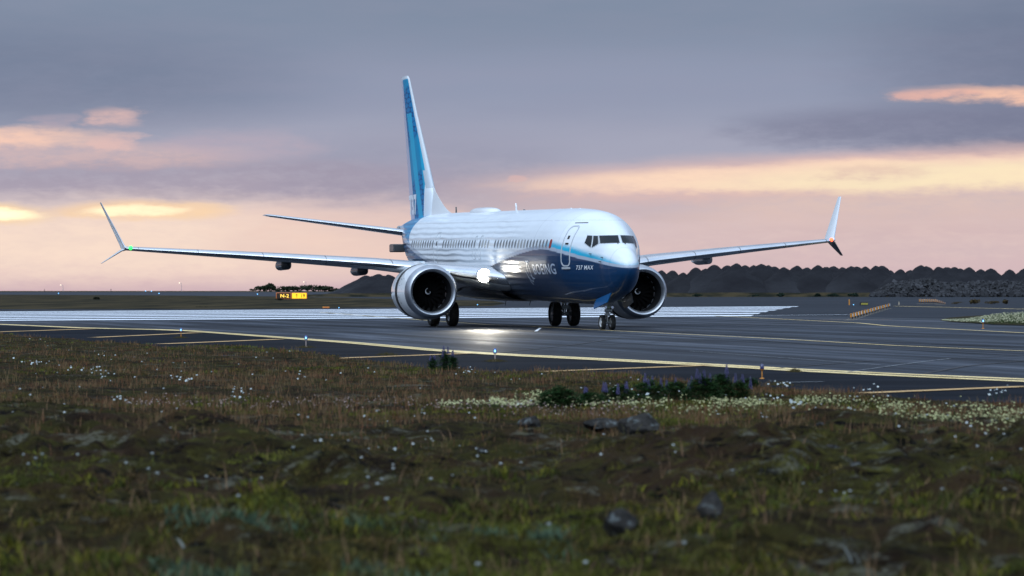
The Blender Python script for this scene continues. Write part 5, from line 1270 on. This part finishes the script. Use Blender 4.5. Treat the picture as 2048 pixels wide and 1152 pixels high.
# bank of dark shrubs with dry tops on the far right pavement edge
for i, (u, w_, h_, lab) in enumerate(((1912, 18, 4, 'small brown weed clump behind the distant lamp row'), (1950, 16, 8, 'tallest brown weed clump on the far pavement'), (1985, 24, 6, 'wide brown weed clump at the far right'), (2012, 12, 8, 'right hand brown weed clump on the far pavement'))):
    bush(u, 608, w_*1.2, h_*1.3, 412, lab, 'weed clumps on the far right pavement', i + 60, (.055, .040, .018), 240)

# ---- distant light masts and blue lights
for (u, vt, vb, lab) in ((363, 566, 583, 'middle distant light mast with a small lamp'), (126, 570, 583, 'left distant light mast with a small lamp'), (612, 564, 583, 'right distant light mast above the sign')):
    Yd = 1500; k = Yd/F_PX; r = empty('light_mast', ((u-1024)*k, Yd, CAM_H - (vb-580.8)*k)); tag(r, lab, 'light mast', 'distant light masts on the left horizon'); H_ = (vb-vt)*k
    mb = MB(); mb.tube((0, 0, 0), (0, 0, H_), .09, .06); mb.tube((0, 0, H_*.96), (-4*k, 0, H_), .05); mb.build('pole', M['strut'], r)
    mb = MB(); mb.box((-4.4*k, 0, H_), (.45, .3, .35)); mb.build('lamp', mat('mast_lamp', (.8, .7, .5), .4, emit=(1, .85, .6), es=1.2), r)
for (u, v0, v1, lab) in ((89, 579, 584, 'short dark stake left of centre on the left horizon'), (222, 578.5, 584, 'short dark stake between two distant masts')):
    Yd = 1400; k = Yd/F_PX; mb = MB(); mb.tube((0, 0, 0), (0, 0, (v1-v0)*k), .12, .10); mb.lathe([((v1-v0)*k, .10), ((v1-v0)*k + .1, .14), ((v1-v0)*k + .2, .02)], n=10); tag(mb.build('marker_stake', M['black'], None, True, ((u-1024)*k, Yd, CAM_H-(v1-580.8)*k)), lab, 'stake')
BL = [(117, 586, 'first tiny blue light from the left'), (291, 581, 'tiny blue light on the horizon right of the left mast'), (303, 581.5, 'dim blue light next to the one on the horizon'), (318, 587.5, 'tiny blue light left of the middle mast'), (515, 589, 'tiny blue light left of the lit sign'), (675, 590, 'pale blue light right of the lit sign'), (678, 616, 'blue light at the runway edge left of the near engine'), (955, 610, 'blue light seen under the airliner belly'), (1707, 610, 'faint blue light beside the orange post')]
proto = None
for (u, v, lab) in BL:
    Yd = min(1400, F_PX*CAM_H/max(v + 1.5 - 580.8, .1)) if v > 583 else 1400; k = Yd/F_PX; zb = max(0, CAM_H - (v + 3 - 580.8)*k)
    if proto is None:
        r = empty('distant_edge_light'); mb = MB(); mb.tube((0, 0, 0), (0, 0, 1.0), .12, .10); mb.build('post', M['dark'], r); mb = MB(); mb.lathe([(1.0, .5), (1.3, .75), (1.8, .75), (2.2, .4), (2.3, .01)], n=12); mb.build('lamp', mat('distant_blue_lamp', (.1, .4, .9), .3, emit=(.22, .62, 1.0), es=1.6), r, True); proto = r
    else: r = copy_tree(proto)
    r.location = ((u-1024)*k, Yd, zb); s_k = k*(2.0 if u != 675 else 3.2)/1.5; r.scale = (s_k, s_k, s_k); tag(r, lab, 'edge light', 'tiny blue lights across the airfield')
